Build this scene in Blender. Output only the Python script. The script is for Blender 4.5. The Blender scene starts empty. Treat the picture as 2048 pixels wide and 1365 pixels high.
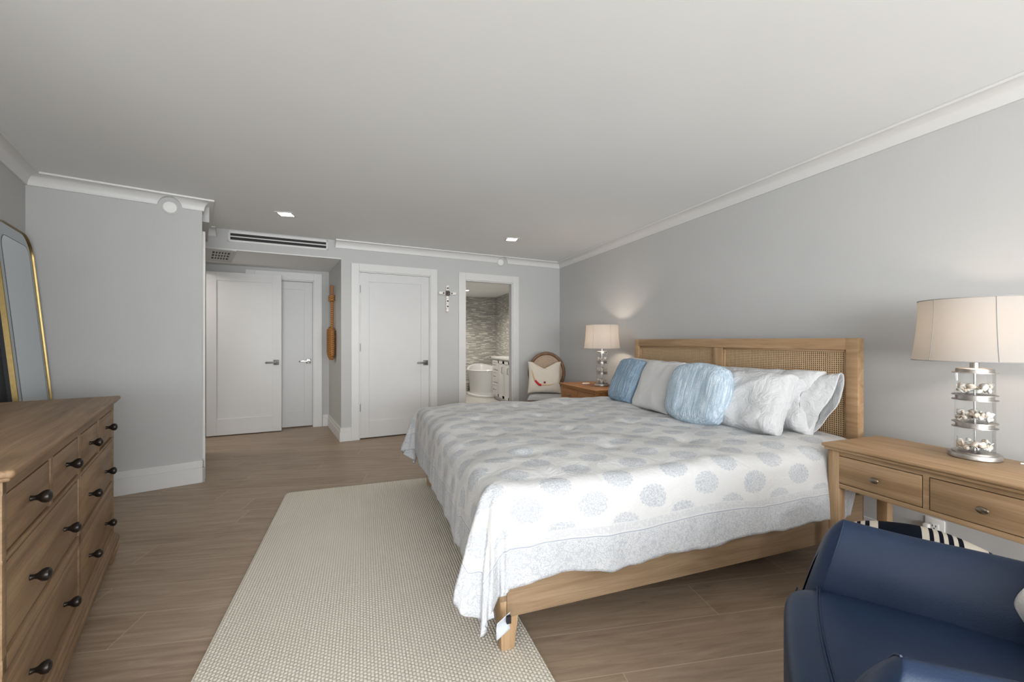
import bpy, bmesh, math, random
from mathutils import Vector, Matrix, noise, Euler
import numpy as np
random.seed(7)
S = bpy.context.scene
COL = S.collection
R = math.radians
# ------------------------------------------------------------------ camera, light, exposure
cam_d = bpy.data.cameras.new('camera'); cam = bpy.data.objects.new('camera', cam_d); COL.objects.link(cam)
cam.location = (0, 0, 1.18); cam.rotation_euler = (R(90), 0, R(-19.6))
cam_d.sensor_width = 36; cam_d.lens = 36 * 835 / 2048; cam_d.shift_y = -0.5 / 2048
cam_d.clip_start = 0.05
S.camera = cam
S.view_settings.view_transform = 'Standard'; S.view_settings.look = 'None'
S.view_settings.gamma = 1; S.view_settings.use_curve_mapping = False
S.view_settings.exposure = 1.0
S.cycles.use_denoising = True
S.cycles.max_bounces = 10; S.cycles.diffuse_bounces = 6; S.cycles.transparent_max_bounces = 12
S.cycles.caustics_reflective = False; S.cycles.caustics_refractive = False
S.cycles.sample_clamp_indirect = 6
W = bpy.data.worlds.new('sky'); S.world = W; W.use_nodes = True
W.node_tree.nodes['Background'].inputs[0].default_value = (0.80, 0.90, 1.0, 1)
W.node_tree.nodes['Background'].inputs[1].default_value = 1.2

def area(name, loc, rot, sx, sy, power, col=(1, 1, 1)):
    l = bpy.data.lights.new(name, 'AREA'); l.shape = 'RECTANGLE'; l.size = sx; l.size_y = sy
    l.energy = power; l.color = col
    o = bpy.data.objects.new(name, l); COL.objects.link(o); o.location = loc; o.rotation_euler = rot
    return o
# added daylight panel inside the unseen rear window, tilted up at the ceiling
area('daylight', (.1, -3.5, 1.25), (R(135), 0, 0), 4.6, 1.6, 212, (0.97, 0.985, 1.0))

def spot(name, loc, power, ang=150, col=(1, .93, .84), r=.04):
    l = bpy.data.lights.new(name, 'SPOT'); l.energy = power; l.color = col; l.spot_size = R(ang); l.spot_blend = .9
    l.shadow_soft_size = r
    o = bpy.data.objects.new(name, l); COL.objects.link(o); o.location = loc
    return o

# ------------------------------------------------------------------ node helpers
def srgb(*c):
    return tuple(((x / 255) / 12.92 if x / 255 <= .04045 else ((x / 255 + .055) / 1.055) ** 2.4) for x in c) + (1,)

class NT:
    def __init__(s, name, rough=.5, base=(.8, .8, .8, 1), metallic=0, spec=.5):
        s.m = bpy.data.materials.new(name); s.m.use_nodes = True
        s.t = s.m.node_tree; s.b = s.t.nodes['Principled BSDF']
        s.b.inputs['Roughness'].default_value = rough; s.b.inputs['Base Color'].default_value = base
        s.b.inputs['Metallic'].default_value = metallic; s.b.inputs['Specular IOR Level'].default_value = spec
        s._co = None
    def node(s, typ, **kw):
        n = s.t.nodes.new(typ)
        for k, v in kw.items(): setattr(n, k, v)
        return n
    def put(s, sock, v):
        if isinstance(v, bpy.types.NodeSocket): s.t.links.new(v, sock)
        elif v is not None: sock.default_value = v
    def co(s, which='Object'):
        if s._co is None: s._co = s.node('ShaderNodeTexCoord')
        return s._co.outputs[which]
    def math(s, op, a, b=None, c=None):
        n = s.node('ShaderNodeMath', operation=op)
        s.put(n.inputs[0], a); s.put(n.inputs[1], b)
        if c is not None: s.put(n.inputs[2], c)
        return n.outputs[0]
    def mapping(s, v, scale=(1, 1, 1), rot=(0, 0, 0), loc=(0, 0, 0)):
        n = s.node('ShaderNodeMapping'); s.put(n.inputs[0], v)
        n.inputs['Scale'].default_value = scale; n.inputs['Rotation'].default_value = rot; n.inputs['Location'].default_value = loc
        return n.outputs[0]
    def noise(s, v, scale=5, detail=3, rough=.55, dist=0):
        n = s.node('ShaderNodeTexNoise'); s.put(n.inputs['Vector'], v)
        n.inputs['Scale'].default_value = scale; n.inputs['Detail'].default_value = detail
        n.inputs['Roughness'].default_value = rough; n.inputs['Distortion'].default_value = dist
        return n.outputs[0]
    def voronoi(s, v, scale=5, feature='F1', out=0):
        n = s.node('ShaderNodeTexVoronoi', feature=feature); s.put(n.inputs['Vector'], v); n.inputs['Scale'].default_value = scale
        return n.outputs[out]
    def ramp(s, f, stops, interp='LINEAR'):
        n = s.node('ShaderNodeValToRGB'); s.put(n.inputs[0], f); cr = n.color_ramp; cr.interpolation = interp
        while len(cr.elements) < len(stops): cr.elements.new(.5)
        for e, (p, c) in zip(cr.elements, stops):
            e.position = p; e.color = c if len(c) == 4 else tuple(c) + (1,)
        return n.outputs[0]
    def mix(s, f, a, b, blend='MIX'):
        n = s.node('ShaderNodeMix', data_type='RGBA', blend_type=blend)
        s.put(n.inputs[0], f); s.put(n.inputs[6], a); s.put(n.inputs[7], b)
        return n.outputs[2]
    def sep(s, v):
        n = s.node('ShaderNodeSeparateXYZ'); s.put(n.inputs[0], v); return n.outputs
    def comb(s, x, y, z):
        n = s.node('ShaderNodeCombineXYZ')
        for i, a in enumerate((x, y, z)): s.put(n.inputs[i], a)
        return n.outputs[0]
    def bump(s, h, strength=.3, dist=.01):
        n = s.node('ShaderNodeBump'); s.put(n.inputs['Height'], h)
        n.inputs['Strength'].default_value = strength; n.inputs['Distance'].default_value = dist
        s.t.links.new(n.outputs[0], s.b.inputs['Normal'])
    def color(s, c): s.put(s.b.inputs['Base Color'], c)
    def rough(s, c): s.put(s.b.inputs['Roughness'], c)

M = {}
def plain(key, col, rough=.5, metallic=0, spec=.5, nscale=30, var=.03, bump=0.0, bscale=200):
    n = NT(key, rough, metallic=metallic, spec=spec)
    f = n.noise(n.co(), nscale, 3)
    c0 = tuple(x * (1 - var) for x in col[:3]) + (1,); c1 = tuple(min(1, x * (1 + var)) for x in col[:3]) + (1,)
    n.color(n.ramp(f, [(.3, c0), (.7, c1)]))
    if bump: n.bump(n.noise(n.co(), bscale, 2), bump, .004)
    M[key] = n.m
    return n

# painted surfaces
n = plain('wall_paint', (.535, .538, .533), .85, spec=.2, nscale=3, var=.012)
v = n.mapping(n.co(), (1, 1, 260)); w = n.mapping(n.co(), (260, 260, 1))
n.bump(n.math('ADD', n.noise(v, 1.0, 2), n.noise(w, 1.0, 2)), .12, .002)
plain('ceiling_paint', (.82, .84, .845), .9, spec=.1, nscale=2, var=.008)
plain('trim_white', (.70, .70, .69), .42, nscale=6, var=.01)
plain('door_white', (.66, .66, .655), .4, nscale=6, var=.012)
plain('vent_black', (.006, .006, .006), .6)
plain('gap_shade', (.01, .009, .008), .8)  # near-black standing in for shade inside gaps and closets
plain('grille_grey', (.50, .50, .49), .5)
plain('plate_white', (.82, .82, .80), .35)
plain('nickel', (.50, .47, .44), .40, 1, nscale=60, var=.06)
plain('nickel_dark', (.17, .165, .16), .5, 1, nscale=60, var=.06)
plain('chrome', (.80, .80, .80), .15, 1)
plain('brass', (.33, .24, .10), .36, 1, nscale=40, var=.08)
plain('bronze', (.030, .024, .020), .32, .6, nscale=40, var=.2)
plain('knob_pewter', (.26, .22, .17), .35, 1, nscale=60, var=.1)
plain('backing_black', (.006, .007, .012), .6)
plain('shell', (.80, .68, .57), .45, nscale=60, var=.22)
plain('shell_white', (.86, .83, .78), .4, nscale=50, var=.08)
plain('tub_white', (.62, .62, .615), .2)
plain('vanity_white', (.50, .50, .49), .4)
plain('stone_top', (.56, .555, .545), .25, nscale=12, var=.08)
plain('cable', (.78, .77, .74), .5)
plain('seat_grey', (.36, .37, .37), .9, nscale=90, var=.08, bump=.2)
plain('tag_grey', (.50, .53, .58), .7)
plain('tag_black', (.01, .01, .012), .7)
plain('gem', (.10, .09, .085), .2, .3, nscale=80, var=.3)
plain('skin_thread', (.60, .42, .26), .8)
plain('red_thread', (.46, .02, .02), .8, nscale=200, var=.25)
plain('hair_thread', (.20, .05, .05), .8)
plain('soap', (.84, .78, .70), .5)

# wood look planks
n = NT('floor_planks', .42, spec=.35)
a = R(9.5)
p = n.mapping(n.co(), rot=(0, 0, a)); x, y, z = n.sep(p)
row = n.math('FLOOR', n.math('DIVIDE', n.math('ADD', y, -1.49 + 10), .225))
fy = n.math('FRACT', n.math('DIVIDE', n.math('ADD', y, -1.49 + 10), .225))
wn = n.node('ShaderNodeTexWhiteNoise', noise_dimensions='1D'); n.put(wn.inputs['W'], row)
xs = n.math('ADD', n.math('DIVIDE', n.math('ADD', x, 10), 1.5), wn.outputs[0])
colid = n.math('FLOOR', xs); fx = n.math('FRACT', xs)
wn2 = n.node('ShaderNodeTexWhiteNoise', noise_dimensions='2D'); n.put(wn2.inputs['Vector'], n.comb(row, colid, 0))
tone = wn2.outputs[0]
off = n.comb(n.math('MULTIPLY', tone, 31.0), n.math('MULTIPLY', tone, 17.0), 0)
va = n.node('ShaderNodeVectorMath', operation='ADD'); n.put(va.inputs[0], p); n.put(va.inputs[1], off)
g1 = n.noise(n.mapping(va.outputs[0], (1.3, 16, 1)), 2.2, 5, .6, .8)
g2 = n.noise(n.mapping(va.outputs[0], (2.5, 75, 1)), 2.0, 3, .6, .3)
kn = n.noise(n.mapping(va.outputs[0], (4, 14, 1)), 1.6, 2)
base = n.ramp(g1, [(.28, srgb(126, 108, 90)), (.5, srgb(155, 135, 115)), (.72, srgb(176, 156, 135))])
base = n.mix(n.math('MULTIPLY', g2, .55), base, srgb(116, 97, 80))
base = n.mix(n.ramp(kn, [(.70, (0, 0, 0)), (.80, (.55, .55, .55))]), base, srgb(84, 68, 55))
base = n.mix(n.math('MULTIPLY', tone, .16), base, srgb(190, 172, 153))
gy = n.math('MINIMUM', fy, n.math('SUBTRACT', 1.0, fy)); gx = n.math('MINIMUM', fx, n.math('SUBTRACT', 1.0, fx))
gr = n.math('MAXIMUM', n.math('LESS_THAN', gy, .0080), n.math('LESS_THAN', gx, .0012))
base = n.mix(n.math('MULTIPLY', gr, .5), base, srgb(202, 182, 156))
n.color(base)
n.bump(n.math('SUBTRACT', n.math('MULTIPLY', g2, .15), gr), .25, .002)
M['floor'] = n.m

def wood(key, dark, mid, light, axis, rough=.5, grain=1.0):
    n = NT(key, rough, spec=.3)
    sc = [13, 13, 13]; sc[axis] = 1.1
    sf = [95, 95, 95]; sf[axis] = 3.0
    oi = n.node('ShaderNodeObjectInfo')
    va = n.node('ShaderNodeVectorMath', operation='ADD'); n.put(va.inputs[0], n.co()); 
    n.put(va.inputs[1], n.comb(n.math('MULTIPLY', oi.outputs['Random'], 9.0), n.math('MULTIPLY', oi.outputs['Random'], 5.0), n.math('MULTIPLY', oi.outputs['Random'], 7.0)))
    g1 = n.noise(n.mapping(va.outputs[0], sc), 1.6, 4, .6, .7)
    g2 = n.noise(n.mapping(va.outputs[0], sf), 1.5, 3, .6, .2)
    c = n.ramp(g1, [(.25, dark), (.5, mid), (.75, light)])
    c = n.mix(n.ramp(g2, [(.45, (0, 0, 0)), (.75, (.5 * grain, .5 * grain, .5 * grain))]), c, dark)
    n.color(c); n.bump(g2, .12, .002)
    M[key] = n.m
for ax, nm in enumerate('xyz'):
    wood('oak_' + nm, srgb(140, 110, 79), srgb(172, 141, 107), srgb(190, 161, 127), ax)
    wood('weathered_' + nm, srgb(104, 82, 60), srgb(136, 110, 83), srgb(156, 130, 101), ax)
    wood('amber_' + nm, srgb(134, 90, 52), srgb(158, 110, 66), srgb(176, 130, 84), ax)
for ax, nm in enumerate('xyz'): wood('rail_' + nm, srgb(120, 98, 74), srgb(150, 126, 99), srgb(166, 143, 116), ax)  # bed oak again, toned darker to offset strong light on the rails
wood('walnut', srgb(92, 68, 50), srgb(120, 92, 70), srgb(138, 110, 86), 2)

# woven cane, the dark seen through its holes painted as dots
n = NT('cane', .6, spec=.3)
x, y, z = n.sep(n.co())
pit = .0118
fy = n.math('SUBTRACT', n.math('FRACT', n.math('DIVIDE', y, pit)), .5); fz = n.math('SUBTRACT', n.math('FRACT', n.math('DIVIDE', z, pit)), .5)
d = n.math('SQRT', n.math('ADD', n.math('MULTIPLY', fy, fy), n.math('MULTIPLY', fz, fz)))
hole = n.math('LESS_THAN', d, .27)
straw = n.mix(n.noise(n.co(), 60, 2), srgb(176, 146, 112), srgb(204, 176, 140))
n.color(n.mix(hole, straw, srgb(58, 40, 26)))
n.bump(n.math('SUBTRACT', n.math('SINE', n.math('MULTIPLY', y, 6.2832 / pit)), hole), .3, .002)
M['cane'] = n.m
n = NT('fine_cane', .7, spec=.2)
n.color(n.mix(n.math('LESS_THAN', n.voronoi(n.co(), 160), .3), srgb(178, 156, 134), srgb(120, 100, 82)))
M['fine_cane'] = n.m

# rug
n = NT('rug_wool', .95, spec=.1)
x, y, z = n.sep(n.co())
rx = n.math('DIVIDE', x, .0125); par = n.math('MULTIPLY', n.math('FLOOR', rx), .5)
ry = n.math('ADD', n.math('DIVIDE', y, .017), par)
hx = n.math('ABSOLUTE', n.math('SUBTRACT', n.math('FRACT', rx), .5)); hy = n.math('ABSOLUTE', n.math('SUBTRACT', n.math('FRACT', ry), .5))
kn_ = n.math('SUBTRACT', 1.0, n.math('ADD', n.math('POWER', n.math('MULTIPLY', hx, 2), 2.5), n.math('MULTIPLY', n.math('POWER', n.math('MULTIPLY', hy, 2), 3), .6)))
fz_ = n.noise(n.co(), 140, 3)
h_ = n.math('ADD', kn_, n.math('MULTIPLY', fz_, .5))
n.color(n.ramp(n.math('ADD', n.math('MULTIPLY', h_, .5), n.math('MULTIPLY', n.noise(n.co(), 2.5, 2), .25)), [(.1, srgb(186, 178, 165)), (.45, srgb(212, 205, 192)), (.8, srgb(222, 216, 204))]))
n.bump(h_, .55, .006)
M['rug'] = n.m

# printed comforter: medallions in staggered rows, speckled border (UV in metres)
n = NT('printed_cotton', .85, spec=.15)
UV = n.co('UV'); u, v, _ = n.sep(UV)
PX, PY, RX, RY = .28, .195, .068, .050
def cell(ou, ov):
    fu = n.math('SUBTRACT', n.math('FRACT', n.math('ADD', n.math('DIVIDE', u, PX), ou)), .5)
    fv = n.math('SUBTRACT', n.math('FRACT', n.math('ADD', n.math('DIVIDE', v, PY), ov)), .5)
    a = n.math('DIVIDE', n.math('MULTIPLY', fu, PX), RX); b = n.math('DIVIDE', n.math('MULTIPLY', fv, PY), RY)
    d = n.math('SQRT', n.math('ADD', n.math('MULTIPLY', a, a), n.math('MULTIPLY', b, b)))
    return d, n.math('ARCTAN2', b, a)
dA, tA = cell(0, 0); dB, tB = cell(.5, .5)
isB = n.math('LESS_THAN', dB, dA)
d = n.math('MINIMUM', dA, dB)
t = n.math('ADD', n.math('MULTIPLY', tA, n.math('SUBTRACT', 1.0, isB)), n.math('MULTIPLY', tB, isB))
scal = n.math('MULTIPLY', n.math('ABSOLUTE', n.math('SINE', n.math('MULTIPLY', t, 9))), .10)
inside = n.math('LESS_THAN', d, n.math('ADD', .90, scal))
swirl = n.math('SINE', n.math('ADD', n.math('MULTIPLY', d, 20), n.math('MULTIPLY', n.math('SINE', n.math('MULTIPLY', t, 9)), 1.8)))
vor = n.voronoi(n.mapping(UV, (1, 1, 0)), 62, 'F1')
vs = n.math('SINE', n.math('MULTIPLY', vor, 16))
pat = n.math('GREATER_THAN', n.math('ADD', n.math('MULTIPLY', swirl, .55), vs), -.05)
fade = n.math('ADD', .55, n.math('MULTIPLY', n.noise(UV, 3, 2), .5))
medal = n.math('MULTIPLY', n.math('MULTIPLY', inside, n.math('ADD', .20, n.math('MULTIPLY', pat, .44))), fade)
UMIN, VMIN, VMAX, YC = 'UMIN', 'VMIN', 'VMAX', 0
M['comforter'] = n.m
CN = (n, u, v, medal, UV)

def cloth(key, col, rough=.9, bs=350, var=.03, fold=.0):
    n = NT(key, rough, spec=.12)
    f = n.noise(n.co(), 8, 3)
    n.color(n.ramp(f, [(.3, tuple(x * (1 - var) for x in col[:3]) + (1,)), (.7, tuple(min(1, x * (1 + var)) for x in col[:3]) + (1,))]))
    h = n.noise(n.co(), bs, 2)
    if fold: h = n.math('ADD', n.math('MULTIPLY', h, .3), n.math('MULTIPLY', n.noise(n.co(), 9, 4, .6, 1.2), 6 * fold))
    n.bump(h, .35, .008 if not fold else .018)
    M[key] = n.m
cloth('white_cotton', (.585, .59, .595), fold=1)
cloth('white_linen', (.66, .66, .66), bs=500)
cloth('cream_linen', (.66, .60, .52), bs=500)
cloth('fur_white', (.78, .75, .72), bs=120)
def ruched(key, c0, c1, c2):
    n = NT(key, .9, spec=.1)
    v = n.mapping(n.co(), (95, 95, 5), rot=(0, R(6), 0)); w = n.mapping(n.co(), (210, 210, 90))
    f = n.noise(v, 1, 2, .5, .25); g = n.noise(w, 1.2, 2)
    n.color(n.ramp(n.math('ADD', n.math('MULTIPLY', f, .62), n.math('MULTIPLY', g, .38)), [(.38, c0), (.52, c1), (.64, c2)]))
    n.bump(f, .45, .010); M[key] = n.m
ruched('blue_ruched', srgb(118, 142, 162), srgb(138, 161, 181), srgb(180, 196, 208))
ruched('pale_blue_ruched', srgb(152, 171, 186), srgb(176, 192, 204), srgb(208, 217, 224))

# leather
n = NT('navy_leather', .47, spec=.38)
n.color(n.ramp(n.noise(n.co(), 5, 3), [(.3, (.008, .021, .054, 1)), (.7, (.012, .029, .070, 1))]))
n.bump(n.math('ADD', n.voronoi(n.co(), 420), n.math('MULTIPLY', n.noise(n.co(), 14, 3, .6, 1), 2.0)), .12, .003)
M['leather'] = n.m
plain('stitch', (.012, .016, .026), .6)

# striped cushion (stripes along its width)
n = NT('striped_cotton', .9, spec=.1)
x, y, z = n.sep(n.co())
s_ = n.math('ADD', n.math('DIVIDE', x, .5), .5)
cr, nv = srgb(196, 188, 174), srgb(16, 20, 32)
st = [(0, cr)]
for a_, b_ in [(.10, .125), (.15, .175), (.20, .23), (.28, .52), (.56, .585), (.61, .635), (.66, .685), (.71, .735), (.86, .90)]:
    st += [(a_, nv), (b_, cr)]
n.color(n.ramp(s_, st, 'CONSTANT')); n.bump(n.noise(n.co(), 300, 2), .3, .004)
M['striped'] = n.m

# rope
n = NT('jute', .9, spec=.1)
x, y, z = n.sep(n.co())
wv = n.math('SINE', n.math('ADD', n.math('MULTIPLY', z, 260), n.math('MULTIPLY', x, 160)))
n.color(n.mix(n.math('ADD', .5, n.math('MULTIPLY', wv, .5)), srgb(128, 84, 46), srgb(204, 152, 96))); n.bump(wv, .6, .006)
M['jute'] = n.m
n = NT('driftwood', .8); n.color(n.mix(n.noise(n.mapping(n.co(), (40, 40, 5)), 1, 3), srgb(120, 76, 46), srgb(168, 120, 84))); M['driftwood'] = n.m

# bathroom mosaic: thin strips of stone and glass
n = NT('strip_mosaic', .3)
x, y, z = n.sep(n.co())
hh = n.math('ADD', x, y)
rw = n.math('FLOOR', n.math('DIVIDE', z, .019))
wn = n.node('ShaderNodeTexWhiteNoise', noise_dimensions='1D'); n.put(wn.inputs['W'], rw)
cx_ = n.math('ADD', n.math('DIVIDE', hh, .11), n.math('MULTIPLY', wn.outputs[0], 7.3)); ci = n.math('FLOOR', cx_)
wn2 = n.node('ShaderNodeTexWhiteNoise', noise_dimensions='2D'); n.put(wn2.inputs['Vector'], n.comb(rw, ci, 0))
c = n.ramp(wn2.outputs[0], [(0, srgb(150, 148, 142)), (.30, srgb(166, 164, 156)), (.55, srgb(184, 181, 172)), (.78, srgb(214, 212, 203)), (.9, srgb(158, 156, 150))], 'CONSTANT')
gz = n.math('FRACT', n.math('DIVIDE', z, .019)); gxx = n.math('FRACT', cx_)
gt = n.math('MAXIMUM', n.math('LESS_THAN', gz, .12), n.math('LESS_THAN', gxx, .03))
n.color(n.mix(gt, c, srgb(150, 148, 142))); M['mosaic'] = n.m
n = NT('bath_tile', .35); n.color(n.ramp(n.noise(n.co(), 4, 3), [(.3, srgb(150, 148, 143)), (.7, srgb(172, 170, 165))])); M['bath_tile'] = n.m

# mirror, glass, lamp parts
n = NT('mirror_glass', .02, (.80, .86, .90, 1), 1); M['mirror'] = n.m
n = NT('mirror_strip', .06, (.50, .54, .57, 1), 1); M['mirror_strip'] = n.m
n = NT('clear_glass', .0, (1, 1, 1, 1))
nt = n.t
gl = nt.nodes.new('ShaderNodeBsdfGlossy'); gl.inputs['Roughness'].default_value = .03
tr = nt.nodes.new('ShaderNodeBsdfTransparent'); tr.inputs[0].default_value = (.97, .98, .98, 1)
fr = nt.nodes.new('ShaderNodeFresnel'); fr.inputs[0].default_value = 1.22
ms = nt.nodes.new('ShaderNodeMixShader'); mm_ = nt.nodes.new('ShaderNodeMath'); mm_.operation = 'MULTIPLY'; mm_.inputs[1].default_value = .35; nt.links.new(fr.outputs[0], mm_.inputs[0]); nt.links.new(mm_.outputs[0], ms.inputs[0]); nt.links.new(tr.outputs[0], ms.inputs[1]); nt.links.new(gl.outputs[0], ms.inputs[2])
nt.links.new(ms.outputs[0], nt.nodes['Material Output'].inputs[0]); M['glass'] = n.m
n = NT('lamp_linen', .9, (.86, .80, .74, 1)); nt = n.t
tl = nt.nodes.new('ShaderNodeBsdfTranslucent'); tl.inputs[0].default_value = (.27, .24, .205, 1)
df = nt.nodes.new('ShaderNodeBsdfDiffuse'); df.inputs[0].default_value = (.66, .63, .60, 1)
ms = nt.nodes.new('ShaderNodeMixShader'); ms.inputs[0].default_value = .5
nt.links.new(df.outputs[0], ms.inputs[1]); nt.links.new(tl.outputs[0], ms.inputs[2]); nt.links.new(ms.outputs[0], nt.nodes['Material Output'].inputs[0])
M['shade'] = n.m
plain('shade_trim', (.34, .33, .32), .9)
def emit(key, col, st):
    m = bpy.data.materials.new(key); m.use_nodes = True; b = m.node_tree.nodes['Principled BSDF']
    b.inputs['Emission Color'].default_value = col; b.inputs['Emission Strength'].default_value = st; M[key] = m
emit('led', (1, .95, .88, 1), 14); emit('bulb', (1, .80, .55, 1), 14)

# ------------------------------------------------------------------ mesh helpers
class MB:
    def __init__(s): s.bm = bmesh.new()
    def box(s, x0, x1, y0, y1, z0, z1, bev=0, seg=2, X=None):
        b = bmesh.new(); bmesh.ops.create_cube(b, size=1)
        for v in b.verts: v.co = Vector(((x0 + x1) / 2 + v.co.x * (x1 - x0), (y0 + y1) / 2 + v.co.y * (y1 - y0), (z0 + z1) / 2 + v.co.z * (z1 - z0)))
        if bev: bmesh.ops.bevel(b, geom=b.edges[:], offset=bev, segments=seg, affect='EDGES', profile=.5)
        return s.add(b, X)
    def add(s, b, X=None):
        if X is not None: b.transform(X)
        me = bpy.data.meshes.new('t'); b.to_mesh(me); b.free(); s.bm.from_mesh(me); bpy.data.meshes.remove(me); return s
    def taper(s, cx, cy, z0, z1, a0, a1, b0=None, b1=None, bev=.004, off=(0, 0)):
        """square leg: half sizes a0 x b0 at z0 (bottom), a1 x b1 at z1"""
        b0 = b0 or a0; b1 = b1 or a1
        b = bmesh.new(); bmesh.ops.create_cube(b, size=2)
        for v in b.verts:
            lo = v.co.z < 0
            v.co = Vector((cx + (off[0] if lo else 0) + v.co.x * (a0 if lo else a1), cy + (off[1] if lo else 0) + v.co.y * (b0 if lo else b1), z0 if lo else z1))
        if bev: bmesh.ops.bevel(b, geom=b.edges[:], offset=bev, segments=2, affect='EDGES', profile=.5)
        return s.add(b)
    def lathe(s, prof, seg=32, sx=1, sy=1, X=None, cap=True):
        b = bmesh.new(); rings = []
        for r, z in prof:
            rings.append([b.verts.new((r * sx * math.cos(2 * math.pi * k / seg), r * sy * math.sin(2 * math.pi * k / seg), z)) for k in range(seg)])
        for a, c in zip(rings, rings[1:]):
            for k in range(seg): b.faces.new((a[k], a[(k + 1) % seg], c[(k + 1) % seg], c[k]))
        if cap:
            if prof[0][0] > 1e-6: b.faces.new(rings[0][::-1])
            if prof[-1][0] > 1e-6: b.faces.new(rings[-1])
        bmesh.ops.remove_doubles(b, verts=b.verts, dist=1e-6)
        return s.add(b, X)
    def oval(s, ax, ay, z0, z1, seg=40, bev=0, c=(0, 0)):
        p = [(1, z0), (1, z1)] if not bev else None
        X = Matrix.Translation((c[0], c[1], 0))
        if bev:
            k = bev / min(ax, ay); p = [(1 - k, z0), (1 - k * .3, z0 + bev * .3), (1, z0 + bev), (1, z1 - bev), (1 - k * .3, z1 - bev * .3), (1 - k, z1)]
        return s.lathe(p, seg, ax, ay, X)
    def tube(s, pts, rad, seg=10, closed=False, flat=1.0):
        pts = [Vector(p) for p in pts]; b = bmesh.new(); rings = []; nrm = None
        for i, p in enumerate(pts):
            if closed: t = pts[(i + 1) % len(pts)] - pts[i - 1]
            else: t = pts[min(i + 1, len(pts) - 1)] - pts[max(i - 1, 0)]
            t.normalize()
            if nrm is None: nrm = t.orthogonal().normalized()
            else: nrm = (nrm - t * nrm.dot(t)).normalized()
            bi = t.cross(nrm)
            r = rad[i] if isinstance(rad, (list, tuple)) else rad
            rings.append([b.verts.new(p + (nrm * math.cos(2 * math.pi * k / seg) + bi * math.sin(2 * math.pi * k / seg) * flat) * r) for k in range(seg)])
        q = list(zip(rings, rings[1:])) + ([(rings[-1], rings[0])] if closed else [])
        for a, c in q:
            for k in range(seg): b.faces.new((a[k], a[(k + 1) % seg], c[(k + 1) % seg], c[k]))
        if not closed: b.faces.new(rings[0][::-1]); b.faces.new(rings[-1])
        return s.add(b)
    def ball(s, c, r, sx=1, sy=1, sz=1, sub=3):
        b = bmesh.new(); bmesh.ops.create_icosphere(b, subdivisions=sub, radius=1)
        for v in b.verts: v.co = Vector((c[0] + v.co.x * r * sx, c[1] + v.co.y * r * sy, c[2] + v.co.z * r * sz))
        return s.add(b)
    def prism(s, poly, z0, z1):
        b = bmesh.new(); lo = [b.verts.new((x, y, z0)) for x, y in poly]; hi = [b.verts.new((x, y, z1)) for x, y in poly]
        k = len(poly); b.faces.new(lo[::-1]); b.faces.new(hi)
        for i in range(k): b.faces.new((lo[i], lo[(i + 1) % k], hi[(i + 1) % k], hi[i]))
        return s.add(b)
    def grid(s, nu, nv, fn, wrap=False):
        b = bmesh.new(); g = [[b.verts.new(fn(i / nu, j / nv)) for j in range(nv + 1)] for i in range(nu + 1)]
        for i in range(nu):
            for j in range(nv): b.faces.new((g[i][j], g[i + 1][j], g[i + 1][j + 1], g[i][j + 1]))
        return s.add(b)
    def build(s, name, mat, parent=None, smooth=True, kind=None, weld=False):
        if weld: bmesh.ops.remove_doubles(s.bm, verts=s.bm.verts, dist=1e-5)
        bmesh.ops.recalc_face_normals(s.bm, faces=s.bm.faces)
        me = bpy.data.meshes.new(name); s.bm.to_mesh(me); s.bm.free()
        o = bpy.data.objects.new(name, me); COL.objects.link(o)
        me.materials.append(M[mat] if isinstance(mat, str) else mat)
        if smooth:
            me.polygons.foreach_set('use_smooth', [True] * len(me.polygons))
            try: me.set_sharp_from_angle(angle=R(38))
            except Exception: pass
        if parent: o.parent = parent
        if kind: o['kind'] = kind
        return o

def thing(name, label, cat, loc=(0, 0, 0), rz=0, group=None, rot=None):
    o = bpy.data.objects.new(name, None); COL.objects.link(o); o.location = loc
    o.rotation_euler = rot if rot else (0, 0, rz); o.empty_display_size = .05
    return tag(o, label, cat, group)
def tag(o, label, cat, group=None):
    o['label'] = label; o['category'] = cat
    if group: o['group'] = group
    return o
def struct(o): o['kind'] = 'structure'; return o
def subsurf(o, lv=2):
    m = o.modifiers.new('sub', 'SUBSURF'); m.levels = lv; m.render_levels = lv; return o

# ------------------------------------------------------------------ room frame
H = 2.35                                    # ceiling height
LD = Vector((math.sin(R(-17.3)), math.cos(R(-17.3))))     # along the left wall, away from the camera
ND = Vector((LD.y, -LD.x))                                # out of the left wall, into the room
CL = Vector((-2.209, 3.861))                              # corner of left wall and short wall
PE = CL + ND * .985                                       # free end of the short wall
CR = Vector((2.78, 5.671)); ED = Vector((-.991, -.132)).normalized(); EN = Vector((-ED.y, ED.x))
if EN.y > 0: EN = -EN
YR = -3.6
YL = .9                                     # the left wall ends here and the room widens
def sect(p, d, q, e):
    m = np.array([[d.x, -e.x], [d.y, -e.y]]); t = np.linalg.solve(m, np.array([q.x - p.x, q.y - p.y])); return p + d * t[0]
P0 = sect(CL, LD, Vector((0, YL)), Vector((1, 0)))        # near end of the left wall
RI = sect(PE, LD, CR, ED)                                 # return wall meets soffit plane
GA = Vector((-.45, 6.32))                                 # alcove inner right corner
ST = CR + ED * 3.051                                      # free end of the back wall
RF = sect(PE, LD, GA, ED)                                 # return wall meets alcove far wall

def wallbox(mb, p, d, nrm, a, b, t0, t1, z0, z1, bev=0):
    """box along direction d from p, between a..b, offsets t0..t1 along nrm"""
    X = Matrix(((d.x, nrm.x, 0, p.x), (d.y, nrm.y, 0, p.y), (0, 0, 1, 0), (0, 0, 0, 1)))
    mb.box(a, b, min(t0, t1), max(t0, t1), z0, z1, bev, 2, X); return mb

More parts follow.
